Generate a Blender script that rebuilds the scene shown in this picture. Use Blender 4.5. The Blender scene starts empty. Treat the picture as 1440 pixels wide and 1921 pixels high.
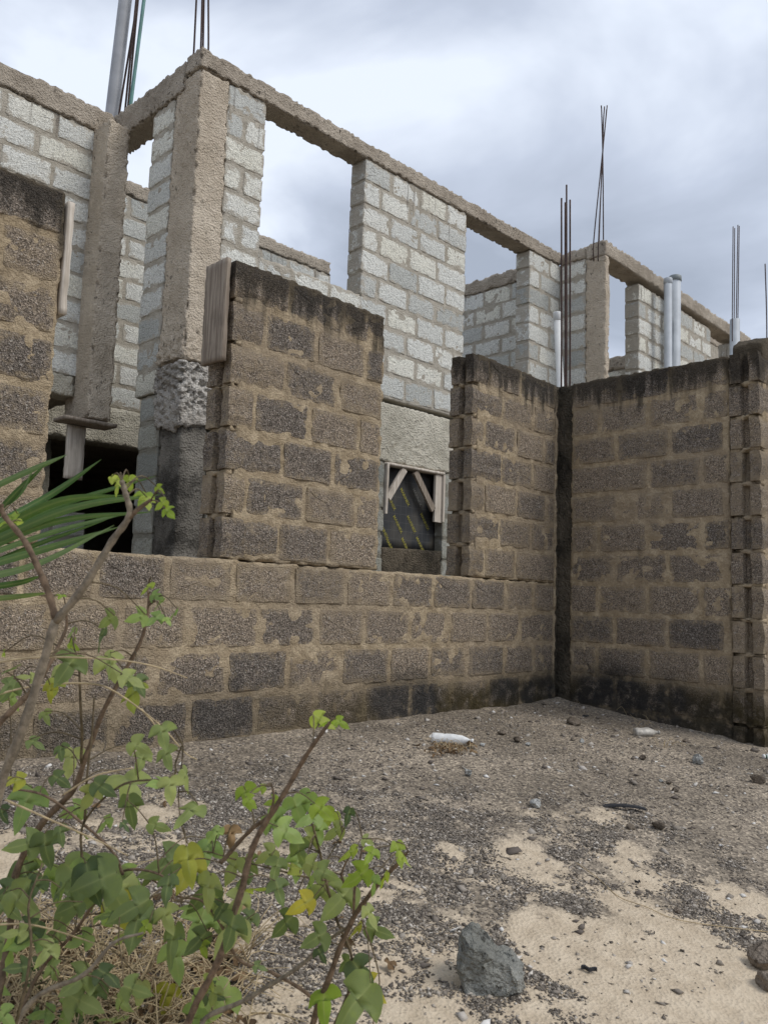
import bpy, math, random
import numpy as np
from mathutils import Vector, Matrix

# ------------------------------------------------------------------ camera, sky, sun, exposure
SC = bpy.context.scene
COL = SC.collection
CAM = np.array([-6.14417742, -3.81210311, -1.96075549])
PITCH, ROLL, YAW, FPX = 0.109817525, 0.0331250339, 0.803728832, 1538.0

def cam_axes():
    cy, sy = math.cos(YAW), math.sin(YAW)
    f = np.array([sy*math.cos(PITCH), cy*math.cos(PITCH), math.sin(PITCH)])
    r = np.array([cy, -sy, 0.0]); u = np.cross(r, f)
    r2 = r*math.cos(ROLL)+u*math.sin(ROLL); u2 = -r*math.sin(ROLL)+u*math.cos(ROLL)
    return r2, u2, f
AX_R, AX_U, AX_F = cam_axes()
cd = bpy.data.cameras.new('camera'); camo = bpy.data.objects.new('camera', cd); COL.objects.link(camo)
camo.matrix_world = Matrix(((AX_R[0], AX_U[0], -AX_F[0], CAM[0]), (AX_R[1], AX_U[1], -AX_F[1], CAM[1]),
                            (AX_R[2], AX_U[2], -AX_F[2], CAM[2]), (0, 0, 0, 1)))
cd.sensor_width = 36; cd.sensor_fit = 'VERTICAL'; cd.sensor_height = 36
cd.lens = FPX/1921*36; cd.clip_end = 3000; cd.clip_start = 0.02
cd.dof.use_dof = True; cd.dof.focus_distance = 6.0; cd.dof.aperture_fstop = 9.0
SC.camera = camo

SUN_EL, SUN_AZ = math.radians(50), math.radians(156)      # azimuth clockwise from +Y
W = bpy.data.worlds.new('World'); SC.world = W; W.use_nodes = True
wn, wl = W.node_tree.nodes, W.node_tree.links
wn.clear()
def wnode(t, **k):
    n = wn.new(t)
    for a, b in k.items(): setattr(n, a, b)
    return n
w_out = wnode('ShaderNodeOutputWorld'); w_bg = wnode('ShaderNodeBackground')
w_sky = wnode('ShaderNodeTexSky', sky_type='NISHITA', sun_disc=False, sun_elevation=SUN_EL, sun_rotation=SUN_AZ)
w_sc = wnode('ShaderNodeVectorMath', operation='SCALE'); w_sc.inputs['Scale'].default_value = 0.10
wl.new(w_sky.outputs[0], w_sc.inputs[0])
w_tc = wnode('ShaderNodeTexCoord')
w_sep = wnode('ShaderNodeSeparateXYZ'); wl.new(w_tc.outputs['Generated'], w_sep.inputs[0])
w_add = wnode('ShaderNodeMath', operation='MAXIMUM'); wl.new(w_sep.outputs[2], w_add.inputs[0]); w_add.inputs[1].default_value = 0.0
w_ad2 = wnode('ShaderNodeMath', operation='ADD'); wl.new(w_add.outputs[0], w_ad2.inputs[0]); w_ad2.inputs[1].default_value = 0.22
w_div = wnode('ShaderNodeVectorMath', operation='DIVIDE'); wl.new(w_tc.outputs['Generated'], w_div.inputs[0])
w_cmb = wnode('ShaderNodeCombineXYZ')
for i in range(3): wl.new(w_ad2.outputs[0], w_cmb.inputs[i])
wl.new(w_cmb.outputs[0], w_div.inputs[1])
w_n1 = wnode('ShaderNodeTexNoise'); w_n1.inputs['Scale'].default_value = 1.5; w_n1.inputs['Detail'].default_value = 6; w_n1.inputs['Roughness'].default_value = 0.5
w_n1.inputs['Distortion'].default_value = 0.35
w_map = wnode('ShaderNodeMapping'); w_map.inputs['Location'].default_value = (2.03, 5.33, -0.12); wl.new(w_div.outputs[0], w_map.inputs[0])
wl.new(w_map.outputs[0], w_n1.inputs['Vector'])
w_r = wnode('ShaderNodeValToRGB'); wl.new(w_n1.outputs['Fac'], w_r.inputs[0])
w_r.color_ramp.elements[0].position = 0.37; w_r.color_ramp.elements[0].color = (0.325, 0.365, 0.44, 1)
w_r.color_ramp.elements[1].position = 0.62; w_r.color_ramp.elements[1].color = (0.70, 0.755, 0.85, 1)
_e = w_r.color_ramp.elements.new(0.50); _e.color = (0.47, 0.52, 0.62, 1)
w_mix = wnode('ShaderNodeMixRGB'); w_mix.inputs[0].default_value = 0.90
wl.new(w_sc.outputs[0], w_mix.inputs[1]); wl.new(w_r.outputs[0], w_mix.inputs[2])
wl.new(w_mix.outputs[0], w_bg.inputs[0]); w_bg.inputs[1].default_value = 1.0
wl.new(w_bg.outputs[0], w_out.inputs[0])

sd = bpy.data.lights.new('sun', 'SUN'); sd.energy = 1.5; sd.angle = math.radians(25); sd.color = (1, .96, .9)
so = bpy.data.objects.new('sun', sd); COL.objects.link(so)
_sd = Vector((math.sin(SUN_AZ)*math.cos(SUN_EL), math.cos(SUN_AZ)*math.cos(SUN_EL), math.sin(SUN_EL)))
so.rotation_euler = _sd.to_track_quat('Z', 'Y').to_euler(); so.location = (0, -5, 12)
SC.view_settings.view_transform = 'Standard'; SC.view_settings.look = 'None'
SC.view_settings.exposure = 0.42; SC.view_settings.gamma = 1; SC.view_settings.use_curve_mapping = False

# ------------------------------------------------------------------ photo helpers: pixel -> direction -> point on a known plane
def ray(x, y):
    return AX_R*((x-720)/FPX) - AX_U*((y-960.5)/FPX) + AX_F
def on_y(x, y, Y=0.0):
    d = ray(x, y); return CAM + d*((Y-CAM[1])/d[1])
def on_x(x, y, X=0.0):
    d = ray(x, y); return CAM + d*((X-CAM[0])/d[0])
def at_depth(x, y, z):
    return CAM + ray(x, y)*z
def on_ground(x, y):
    z = -2.95
    for _ in range(12):
        d = ray(x, y); p = CAM + d*((z-CAM[2])/d[2]); z = float(ground_base(p[0], p[1]))
    return p
def ground_base(x, y):
    y = np.asarray(y, float); yn = np.clip(y, -6, 0)
    return -2.745 + yn*0.07 - 0.012*yn*yn + 0*np.asarray(x)

# ------------------------------------------------------------------ numpy noise
def _hash(ix, iy, iz, seed):
    h = (ix.astype(np.int64)*374761393 + iy.astype(np.int64)*668265263 + iz.astype(np.int64)*2147483647 + seed*974711) & 0xffffffff
    h = ((h ^ (h >> 13))*1274126177) & 0xffffffff
    h = ((h ^ (h >> 16))*2246822519) & 0xffffffff
    h = h ^ (h >> 15)
    return (h & 0xffff)/65535.0
def vnoise(P, seed=0):
    I = np.floor(P); Fr = P-I; Fr = Fr*Fr*(3-2*Fr); I = I.astype(np.int64)
    out = np.zeros(len(P))
    for a in (0, 1):
        wx = Fr[:, 0] if a else 1-Fr[:, 0]
        for b in (0, 1):
            wy = Fr[:, 1] if b else 1-Fr[:, 1]
            for c in (0, 1):
                wz = Fr[:, 2] if c else 1-Fr[:, 2]
                out += wx*wy*wz*_hash(I[:, 0]+a, I[:, 1]+b, I[:, 2]+c, seed)
    return out*2-1
def fbm(P, freq, oct=3, seed=0, gain=.5):
    o = np.zeros(len(P)); a = 1.0; t = 0
    for k in range(oct):
        o += a*vnoise(P*freq*(2**k)+k*17.3, seed+k*7); t += a; a *= gain
    return o/t

# ------------------------------------------------------------------ objects
def new_mesh(name, V, F, smooth=True):
    m = bpy.data.meshes.new(name)
    V = np.asarray(V, float)
    if isinstance(F, np.ndarray):
        n, k = F.shape
        m.vertices.add(len(V)); m.vertices.foreach_set('co', V.ravel())
        m.loops.add(n*k); m.loops.foreach_set('vertex_index', F.ravel().astype(np.int32))
        m.polygons.add(n); m.polygons.foreach_set('loop_start', np.arange(0, n*k, k, dtype=np.int32))
        m.polygons.foreach_set('loop_total', np.full(n, k, dtype=np.int32))
        m.update(calc_edges=True); m.validate()
    else:
        m.from_pydata([tuple(v) for v in V], [], [tuple(f) for f in F]); m.update()
    if smooth: m.polygons.foreach_set('use_smooth', np.ones(len(m.polygons), dtype=bool))
    return m
def obj(name, mesh, mat=None, parent=None, loc=(0, 0, 0), rot=(0, 0, 0), scale=(1, 1, 1)):
    o = bpy.data.objects.new(name, mesh); COL.objects.link(o)
    if mat is not None and len(mesh.materials) == 0: mesh.materials.append(mat)
    if parent is not None: o.parent = parent
    o.location = loc; o.rotation_euler = rot; o.scale = scale
    return o
def tag(o, label=None, cat=None, group=None, kind=None):
    if label: o['label'] = label
    if cat: o['category'] = cat
    if group: o['group'] = group
    if kind: o['kind'] = kind
    return o
def thing(name, label, cat, loc=(0, 0, 0), group=None):
    o = bpy.data.objects.new(name, None); COL.objects.link(o); o.location = loc; o.empty_display_size = .1
    return tag(o, label, cat, group)
def face_attr(m, name, vals):
    a = m.attributes.new(name, 'FLOAT', 'POINT'); a.data.foreach_set('value', np.asarray(vals, np.float32))

def box_surface(lo, hi, res):
    lo = np.array(lo, float); hi = np.array(hi, float)
    if np.isscalar(res): res = (res,)*3
    n = [max(1, int(round((hi[i]-lo[i])/res[i]))) for i in range(3)]
    nx, ny, nz = n
    def gid(i, j, k): return (i*(ny+1)+j)*(nz+1)+k
    quads = []
    I, J = np.meshgrid(np.arange(nx), np.arange(ny), indexing='ij')
    for k, flip in ((0, True), (nz, False)):
        q = np.stack([gid(I, J, k), gid(I+1, J, k), gid(I+1, J+1, k), gid(I, J+1, k)], -1).reshape(-1, 4)
        quads.append(q[:, ::-1] if flip else q)
    I, K = np.meshgrid(np.arange(nx), np.arange(nz), indexing='ij')
    for j, flip in ((0, False), (ny, True)):
        q = np.stack([gid(I, j, K), gid(I+1, j, K), gid(I+1, j, K+1), gid(I, j, K+1)], -1).reshape(-1, 4)
        quads.append(q[:, ::-1] if flip else q)
    J, K = np.meshgrid(np.arange(ny), np.arange(nz), indexing='ij')
    for i, flip in ((0, True), (nx, False)):
        q = np.stack([gid(i, J, K), gid(i, J+1, K), gid(i, J+1, K+1), gid(i, J, K+1)], -1).reshape(-1, 4)
        quads.append(q[:, ::-1] if flip else q)
    Q = np.concatenate(quads)
    ids, inv = np.unique(Q, return_inverse=True)
    Q = inv.reshape(-1, 4)
    k = ids % (nz+1); j = (ids//(nz+1)) % (ny+1); i = ids//((nz+1)*(ny+1))
    V = np.stack([lo[0]+(hi[0]-lo[0])*i/nx, lo[1]+(hi[1]-lo[1])*j/ny, lo[2]+(hi[2]-lo[2])*k/nz], -1)
    onb = np.stack([np.where(i == 0, -1, np.where(i == nx, 1, 0)), np.where(j == 0, -1, np.where(j == ny, 1, 0)),
                    np.where(k == 0, -1, np.where(k == nz, 1, 0))], -1)
    return V, Q, onb

def rough_box(name, lo, hi, mat, parent, res=.03, amp=.006, freq=14, chip=.0, seed=0, shear=True, extra=None, low_amp=0.0):
    V, Q, onb = box_surface(lo, hi, res)
    P = V.copy()
    d = np.stack([fbm(P+31*a, freq, 3, seed+a*11) for a in range(3)], -1)
    V = V + d*amp
    if low_amp:
        V = V + np.stack([fbm(P+57*a, 1.7, 2, seed+90+a) for a in range(3)], -1)*low_amp
    if chip:
        ne = (onb != 0).sum(1)
        c = np.clip(fbm(P, 24, 3, seed+50)*2.4+.12, 0, 1)*chip
        V = V - onb*(np.where(ne >= 2, c, c*.12)[:, None])
    if extra is not None: V = extra(V, P, onb)
    if shear: V[:, 2] += hz(V[:, 0])
    return obj(name, new_mesh(name, V, Q), mat, parent)

def hz(x):                                   # the house has settled a little towards its near end
    return 0.018*np.clip(np.asarray(x)+2.5, 0, 5.84)

def tube_mesh(pts, rad, sides=8, cap=True):
    pts = np.asarray(pts, float); n = len(pts)
    rad = np.full(n, rad) if np.isscalar(rad) else np.asarray(rad, float)
    T = np.gradient(pts, axis=0); T /= np.linalg.norm(T, axis=1)[:, None]+1e-12
    ref = np.array([0.13, 0.31, .94]) if abs(T[0][2]) < .9 else np.array([.95, .2, .1])
    V = []; N = None
    for i in range(n):
        if N is None: N = np.cross(T[i], ref)
        else: N = N - T[i]*np.dot(N, T[i])
        N /= np.linalg.norm(N); B = np.cross(T[i], N)
        for s in range(sides):
            a = 2*math.pi*s/sides; V.append(pts[i]+rad[i]*(math.cos(a)*N+math.sin(a)*B))
    F = []
    for i in range(n-1):
        for s in range(sides):
            s2 = (s+1) % sides
            F.append((i*sides+s, i*sides+s2, (i+1)*sides+s2, (i+1)*sides+s))
    if cap: F.append(tuple(range(sides-1, -1, -1))); F.append(tuple((n-1)*sides+s for s in range(sides)))
    return np.array(V), F
def smooth_line(pts, n=6):
    pts = [np.asarray(p, float) for p in pts]
    if len(pts) < 3: return np.array([pts[0]+(pts[-1]-pts[0])*t for t in np.linspace(0, 1, n+1)])
    out = []
    P = [2*pts[0]-pts[1]]+pts+[2*pts[-1]-pts[-2]]
    for i in range(1, len(P)-2):
        for t in np.linspace(0, 1, n, endpoint=False):
            out.append(.5*((2*P[i])+(-P[i-1]+P[i+1])*t+(2*P[i-1]-5*P[i]+4*P[i+1]-P[i+2])*t*t+(-P[i-1]+3*P[i]-3*P[i+1]+P[i+2])*t**3))
    out.append(pts[-1]); return np.array(out)
def tube(name, pts, rad, mat, parent=None, sides=8):
    V, F = tube_mesh(pts, rad, sides); return obj(name, new_mesh(name, V, F), mat, parent)

# ------------------------------------------------------------------ materials
class Mat:
    def __init__(s, name, rough=.95, spec=.15):
        s.m = bpy.data.materials.new(name); s.m.use_nodes = True
        s.t = s.m.node_tree; s.n = s.t.nodes; s.l = s.t.links
        s.b = s.n['Principled BSDF']; s.b.inputs['Roughness'].default_value = rough
        s.b.inputs['Specular IOR Level'].default_value = spec
        g = s.n.new('ShaderNodeNewGeometry'); s.P = g.outputs['Position']; s.geo = g
        s._rnd = None
    def _set(s, i, v):
        if hasattr(v, 'links') or isinstance(v, bpy.types.NodeSocket): s.l.new(v, i)
        elif isinstance(v, (tuple, list)) and i.type == 'RGBA' and len(v) == 3: i.default_value = (*v, 1)
        else: i.default_value = v
    def rnd(s):
        if s._rnd is None: s._rnd = s.n.new('ShaderNodeObjectInfo').outputs['Random']
        return s._rnd
    def attr(s, name):
        a = s.n.new('ShaderNodeAttribute'); a.attribute_name = name; return a.outputs['Fac']
    def scale(s, vec, v):
        m = s.n.new('ShaderNodeVectorMath'); m.operation = 'MULTIPLY'; s._set(m.inputs[0], vec); m.inputs[1].default_value = v; return m.outputs[0]
    def noise(s, sc, detail=3, rough=.55, vec=None, dist=0):
        n = s.n.new('ShaderNodeTexNoise'); s._set(n.inputs['Vector'], vec or s.P)
        n.inputs['Scale'].default_value = sc; n.inputs['Detail'].default_value = detail; n.inputs['Roughness'].default_value = rough
        n.inputs['Distortion'].default_value = dist
        return n.outputs['Fac']
    def voro(s, sc, vec=None, feature='F1'):
        n = s.n.new('ShaderNodeTexVoronoi'); n.feature = feature; s._set(n.inputs['Vector'], vec or s.P); n.inputs['Scale'].default_value = sc
        return n.outputs['Distance'], n.outputs.get('Color')
    def math(s, op, a, b=0.0, clamp=False):
        m = s.n.new('ShaderNodeMath'); m.operation = op; m.use_clamp = clamp; s._set(m.inputs[0], a); s._set(m.inputs[1], b); return m.outputs[0]
    def ss(s, v, a, b):
        m = s.n.new('ShaderNodeMapRange'); m.interpolation_type = 'SMOOTHSTEP'; s._set(m.inputs[0], v)
        m.inputs[1].default_value = a; m.inputs[2].default_value = b; return m.outputs[0]
    def ramp(s, f, stops):
        r = s.n.new('ShaderNodeValToRGB'); s._set(r.inputs[0], f); e = r.color_ramp.elements
        e[0].position = stops[0][0]; e[0].color = (*stops[0][1], 1); e[1].position = stops[-1][0]; e[1].color = (*stops[-1][1], 1)
        for p, c in stops[1:-1]:
            k = e.new(p); k.color = (*c, 1)
        return r.outputs[0]
    def mix(s, f, a, b, mode='MIX'):
        m = s.n.new('ShaderNodeMixRGB'); m.blend_type = mode; s._set(m.inputs[0], f); s._set(m.inputs[1], a); s._set(m.inputs[2], b); return m.outputs[0]
    def sep(s, v):
        m = s.n.new('ShaderNodeSeparateXYZ'); s._set(m.inputs[0], v); return m.outputs
    def bump(s, h, strength=.5, dist=.01):
        b = s.n.new('ShaderNodeBump'); s._set(b.inputs['Height'], h); b.inputs['Strength'].default_value = strength; b.inputs['Distance'].default_value = dist
        if s.b.inputs['Normal'].is_linked: s.l.new(s.b.inputs['Normal'].links[0].from_socket, b.inputs['Normal'])
        s.l.new(b.outputs[0], s.b.inputs['Normal'])
    def color(s, c): s._set(s.b.inputs['Base Color'], c)

MORTAR_BROWN = (.40, .285, .165)
def yard_wall_material(name, kind):
    M = Mat(name)
    X, Y, Z = M.sep(M.P)
    n_l = M.noise(1.4, 3); n_m = M.noise(10, 4, .6); n_f = M.noise(55, 3, .65)
    vd, vc = M.voro(165); speck = M.sep(vc)[0]
    vd2, vc2 = M.voro(150); speck2 = M.sep(vc2)[1]
    mort = M.mix(M.ss(n_m, .35, .7), (.36, .28, .18), (.56, .45, .305))
    mort = M.mix(M.ss(n_l, .4, .65), mort, M.mix(.5, mort, (.30, .245, .185)))
    mort = M.mix(M.math('MULTIPLY', M.ss(speck, .2, .9), .35), mort, (.20, .155, .10))
    if kind == 'block':
        r = M.rnd()
        t = M.math('ADD', M.math('MULTIPLY', r, .7), M.math('MULTIPLY', n_l, .45))
        base = M.ramp(t, [(.12, (.165, .146, .128)), (.40, (.225, .192, .16)), (.65, (.285, .237, .188)), (.95, (.35, .288, .22))])
        grain = M.ramp(speck, [(0, (.36, .35, .34)), (.45, (.84, .83, .82)), (.85, (1.28, 1.26, 1.24)), (1, (2.1, 2.05, 2.0))])
        base = M.mix(1.0, base, grain, 'MULTIPLY')
        base = M.mix(M.math('MULTIPLY', M.ss(speck2, .93, .98), .65), base, (.50, .46, .41))
        e = M.attr('edge')
        r2 = M.math('FRACT', M.math('MULTIPLY', r, 7.31))
        sm = M.math('ADD', M.math('MULTIPLY', e, .80), M.math('ADD', M.math('MULTIPLY', M.math('SUBTRACT', M.noise(17, 5, .68), .5), 2.3), M.math('MULTIPLY', M.math('SUBTRACT', n_l, .5), 1.5)))
        sm = M.math('ADD', sm, M.math('ADD', M.math('MULTIPLY', M.math('SUBTRACT', n_f, .5), 1.9), M.math('MULTIPLY', M.math('SUBTRACT', r2, .5), .45)))
        sm = M.math('MULTIPLY', M.ss(sm, -.12, 1.05), .90)
        col = M.mix(sm, base, mort)
    else:
        col = mort
    # water stains from the coping, damp foot of the wall
    drip = M.noise(1.0, 4, .6, M.scale(M.P, (9, 9, .9)))
    top = M.ss(M.math('ADD', Z, M.math('ADD', M.math('MULTIPLY', M.math('SUBTRACT', drip, .5), .9), M.math('MULTIPLY', M.math('SUBTRACT', n_m, .5), .22))), -.30, -.10)
    patch = M.noise(2.3, 3, .6)
    streak = M.math('MULTIPLY', M.ss(M.noise(1.0, 3, .55, M.scale(M.P, (7, 7, .35))), .60, .78), M.ss(patch, .42, .62))
    top = M.math('MAXIMUM', M.math('MULTIPLY', top, .93), M.math('MULTIPLY', streak, .55))
    col = M.mix(top, col, M.mix(.15, (.022, .02, .017), col))
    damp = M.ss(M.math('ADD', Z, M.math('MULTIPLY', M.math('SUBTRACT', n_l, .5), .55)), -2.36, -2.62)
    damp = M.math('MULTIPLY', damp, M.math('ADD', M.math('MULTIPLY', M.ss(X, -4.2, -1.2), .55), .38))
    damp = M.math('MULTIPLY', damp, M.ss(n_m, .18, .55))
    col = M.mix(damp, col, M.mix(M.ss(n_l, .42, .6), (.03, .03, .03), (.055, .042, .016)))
    M.color(col)
    h = M.math('ADD', M.math('MULTIPLY', vd, .8 if kind == 'block' else .35), M.math('MULTIPLY', n_f, .9))
    M.bump(M.math('ADD', h, M.math('MULTIPLY', M.noise(24, 4, .65), 1.6)), .85, .016)
    return M.m

def house_wall_material(name, kind):
    M = Mat(name)
    X, Y, Z = M.sep(M.P)
    n_l = M.noise(1.7, 3); n_m = M.noise(11, 4, .6); n_f = M.noise(60, 3, .65)
    vd, vc = M.voro(95); speck = M.sep(vc)[0]
    mort = M.mix(M.ss(n_m, .3, .7), (.36, .325, .265), (.48, .44, .37))
    if kind == 'block':
        r = M.rnd()
        t = M.math('ADD', M.math('MULTIPLY', r, .85), M.math('MULTIPLY', n_l, .25))
        base = M.ramp(t, [(.1, (.42, .43, .405)), (.35, (.62, .625, .585)), (.62, (.74, .74, .69)), (.85, (.74, .72, .62)), (1, (.72, .72, .68))])
        base = M.mix(1.0, base, M.ramp(speck, [(0, (.72, .72, .72)), (.5, (1, 1, 1)), (1, (1.15, 1.15, 1.15))]), 'MULTIPLY')
        pits = M.math('MULTIPLY', M.ss(n_f, .56, .66), M.ss(M.noise(4.2, 3), .50, .66))
        base = M.mix(M.math('MULTIPLY', pits, .75), base, (.12, .12, .12))
        e = M.attr('edge')
        sm = M.math('ADD', M.math('MULTIPLY', e, .85), M.math('ADD', M.math('MULTIPLY', M.math('SUBTRACT', n_m, .5), 3.0), M.math('MULTIPLY', M.math('SUBTRACT', n_f, .5), 1.4)))
        sm = M.math('ADD', sm, M.math('MULTIPLY', M.math('SUBTRACT', n_l, .5), 1.3))
        col = M.mix(M.math('MULTIPLY', M.ss(sm, .42, .80), .92), base, mort)
    else:
        col = mort
    drip = M.noise(1.0, 3, .6, M.scale(M.P, (22, 22, 1.1)))
    dm = M.math('MULTIPLY', M.ss(drip, .60, .70), M.ss(M.math('ADD', Z, M.math('MULTIPLY', n_l, .9)), 2.55, 3.0))
    col = M.mix(M.math('MULTIPLY', dm, .7), col, (.13, .11, .095))
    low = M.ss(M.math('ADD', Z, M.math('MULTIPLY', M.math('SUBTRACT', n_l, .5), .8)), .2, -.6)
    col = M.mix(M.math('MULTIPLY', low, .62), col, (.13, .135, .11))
    M.color(col)
    M.bump(M.math('ADD', M.math('MULTIPLY', vd, .5), M.math('MULTIPLY', n_f, .9)), .75, .016)
    return M.m

def concrete_material(name, a=(.27, .225, .175), b=(.42, .36, .285), stain=.35, pit=.6, seed=0.0):
    M = Mat(name)
    v = M.n.new('ShaderNodeVectorMath'); v.operation = 'ADD'; M.l.new(M.P, v.inputs[0]); v.inputs[1].default_value = (seed, seed*2, seed)
    n_l = M.noise(2.2, 4, .6, v.outputs[0]); n_m = M.noise(13, 4, .65, v.outputs[0]); n_f = M.noise(70, 3, .65)
    vd, vc = M.voro(55)
    col = M.mix(M.ss(n_l, .33, .68), a, b)
    col = M.mix(M.math('MULTIPLY', M.ss(n_m, .5, .75), .45), col, tuple(min(1, x*1.25) for x in b))
    col = M.mix(M.math('MULTIPLY', M.ss(n_m, .42, .3), stain), col, tuple(x*.45 for x in a))
    pits = M.math('MULTIPLY', M.ss(n_f, .62, .70), M.ss(n_l, .40, .62))
    col = M.mix(M.math('MULTIPLY', pits, pit), col, tuple(x*.25 for x in a))
    n_p = M.noise(30, 4, .6, M.scale(M.P, (1, 1, .8)))
    pm = M.math('MULTIPLY', M.ss(n_p, .60, .68), M.ss(M.noise(3.1, 3, .6, v.outputs[0]), .46, .62))
    col = M.mix(M.math('MULTIPLY', pm, pit), col, tuple(x*.22 for x in a))
    M.color(col)
    hgt = M.math('ADD', M.math('MULTIPLY', n_m, 1.0), M.math('MULTIPLY', n_f, .9))
    hgt = M.math('SUBTRACT', hgt, M.math('MULTIPLY', pm, .9))
    M.bump(M.math('ADD', hgt, M.math('MULTIPLY', vd, .5)), .95, .030)
    return M.m

M_YB = yard_wall_material('yard_block', 'block'); M_YM = yard_wall_material('yard_mortar', 'mortar')
M_HB = house_wall_material('house_block', 'block'); M_HM = house_wall_material('house_mortar', 'mortar')
M_CON = concrete_material('cast_concrete', (.37, .315, .25), (.55, .48, .39), .35, .85)
M_CON2 = concrete_material('column_concrete', (.55, .465, .36), (.71, .615, .49), .22, .8, 3.1)
M_HONEY = concrete_material('honeycombed_concrete', (.36, .325, .28), (.62, .585, .53), .75, .8, 5.2)
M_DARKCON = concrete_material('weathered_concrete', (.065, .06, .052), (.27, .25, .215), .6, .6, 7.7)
M_BAND = concrete_material('cream_concrete', (.50, .465, .375), (.72, .675, .56), .18, .5, 9.2)
M_MOULD = concrete_material('mouldy_concrete', (.04, .035, .027), (.165, .137, .10), .45, .4, 4.4)

def simple(name, col, rough=.8, spec=.2, var=.25, sc=12, bump=.2, metal=0):
    M = Mat(name, rough, spec)
    n = M.noise(sc, 4, .6)
    M.color(M.mix(M.ss(n, .3, .7), tuple(c*(1-var) for c in col), tuple(min(1, c*(1+var)) for c in col)))
    if bump: M.bump(M.noise(sc*5, 3), bump, .004)
    M.b.inputs['Metallic'].default_value = metal
    return M.m
def wood_material(name, a, b):
    M = Mat(name, .85, .2)
    w = M.noise(1.0, 4, .65, M.scale(M.P, (60, 60, 3)))
    n = M.noise(5, 3)
    c = M.mix(M.ss(w, .35, .65), a, b)
    c = M.mix(M.math('MULTIPLY', M.ss(n, .5, .75), .5), c, tuple(x*.55 for x in a))
    M.color(c); M.bump(w, .4, .005)
    return M.m
M_WOOD = wood_material('weathered_timber', (.20, .16, .125), (.36, .305, .245))
M_WOODP = wood_material('pale_timber', (.46, .40, .33), (.66, .60, .52))
M_REBAR = simple('rusty_rebar', (.055, .032, .026), .7, .3, .45, 40)
M_PVC = simple('grey_pvc', (.42, .45, .48), .45, .4, .12, 3, 0)
M_PVCW = simple('white_pvc', (.62, .63, .62), .5, .4, .12, 4, 0)
M_GREEN = simple('green_conduit', (.10, .22, .20), .5, .4, .2, 6, 0)

# ------------------------------------------------------------------ blocks
_bm_cache = {}
def block_mesh(kind, L, h, t, var, mat, hollow=0):
    """one block, front face at y=0, rounded and slightly ragged arrises; hollow: -1/+1 leaves the end open between its shells"""
    key = (kind, L, h, t, var, hollow)
    if key in _bm_cache: return _bm_cache[key]
    R = np.random.RandomState(hash((L, var, hollow)) % 100000)
    nxs, nzs, cr = (7 if L > .25 else 4), 4, .012
    base = [(x, -1, x, 0) for x in np.linspace(-1, 1, nxs)] + [(1, z, 0, z) for z in np.linspace(-1, 1, nzs)] + \
           [(x, 1, x, 0) for x in np.linspace(1, -1, nxs)] + [(-1, z, 0, z) for z in np.linspace(1, -1, nzs)]
    base = np.array([b[:2] for b in base])
    n = len(base)
    def ring(ins, jit):
        x = base[:, 0]*(L/2-ins); z = base[:, 1]*(h/2-ins)
        cor = (np.abs(base[:, 0]) > .999) & (np.abs(base[:, 1]) > .999)
        hor = np.zeros(n, bool); hor[:nxs] = True; hor[nxs+nzs:2*nxs+nzs] = True
        x = np.where(cor & hor, x-np.sign(base[:, 0])*cr*R.uniform(.5, 1.6, n), x)
        z = np.where(cor & ~hor, z-np.sign(base[:, 1])*cr*R.uniform(.5, 1.6, n), z)
        return np.stack([x+R.normal(0, jit, n), z+R.normal(0, jit, n)], -1)
    rings = [(ring(min(.055, L*.3), .006), R.normal(0, .0018, n)), (ring(.008, .0028), .0012+np.abs(R.normal(0, .0015, n))), (ring(0.0, .0022), .009+R.normal(0, .002, n)),
             (ring(0.0, .001), np.full(n, t-.006))]
    edge = [.0, .8, 1, 1]
    V = []; E = []
    for (xy, y), e in zip(rings, edge):
        for k in range(n): V.append((xy[k, 0], y[k], xy[k, 1])); E.append(e)
    F = []
    for r in range(3):
        for k in range(n):
            k2 = (k+1) % n; F.append((r*n+k, r*n+k2, (r+1)*n+k2, (r+1)*n+k))
    V.append((0, 0, 0)); E.append(0); c = len(V)-1
    for k in range(n): F.append((k, c, (k+1) % n))
    V.append((0, t-.004, 0)); E.append(1); c = len(V)-1
    for k in range(n): F.append((3*n+k, 3*n+(k+1) % n, c))
    m = new_mesh(kind, V, [f[::-1] for f in F], smooth=False)
    face_attr(m, 'edge', E)
    m.materials.append(mat)
    _bm_cache[key] = m
    return m
def hollow_block_mesh(L, h, t, var, mat):
    """end block whose open end (towards -x) shows its two shells with the core between them"""
    key = ('hollow', L, h, t, var)
    if key in _bm_cache: return _bm_cache[key]
    R = np.random.RandomState(77+var)
    s = t*.36; g = .05+.02*R.rand()
    prof = [(-L/2, 0), (L/2, 0), (L/2, t), (-L/2, t), (-L/2+.004, t-s), (-L/2+g, t-s-.012), (-L/2+g, s+.012), (-L/2+.004, s)]
    nz = 5; V = []; E = []
    for k in range(nz):
        z = -h/2+h*k/(nz-1)
        for (x, y) in prof:
            V.append((x+R.normal(0, .004), y+R.normal(0, .003)+(.012 if k in (0, nz-1) and y == 0 else 0), z))
            E.append(.8 if k in (0, nz-1) else .25)
    n = len(prof); F = []
    for k in range(nz-1):
        for i in range(n):
            j = (i+1) % n; F.append((k*n+i, k*n+j, (k+1)*n+j, (k+1)*n+i))
    F.append(tuple(range(n-1, -1, -1))); F.append(tuple((nz-1)*n+i for i in range(n)))
    m = new_mesh('hollow_block', V, F, smooth=False); face_attr(m, 'edge', E); m.materials.append(mat)
    _bm_cache[key] = m
    return m

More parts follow.
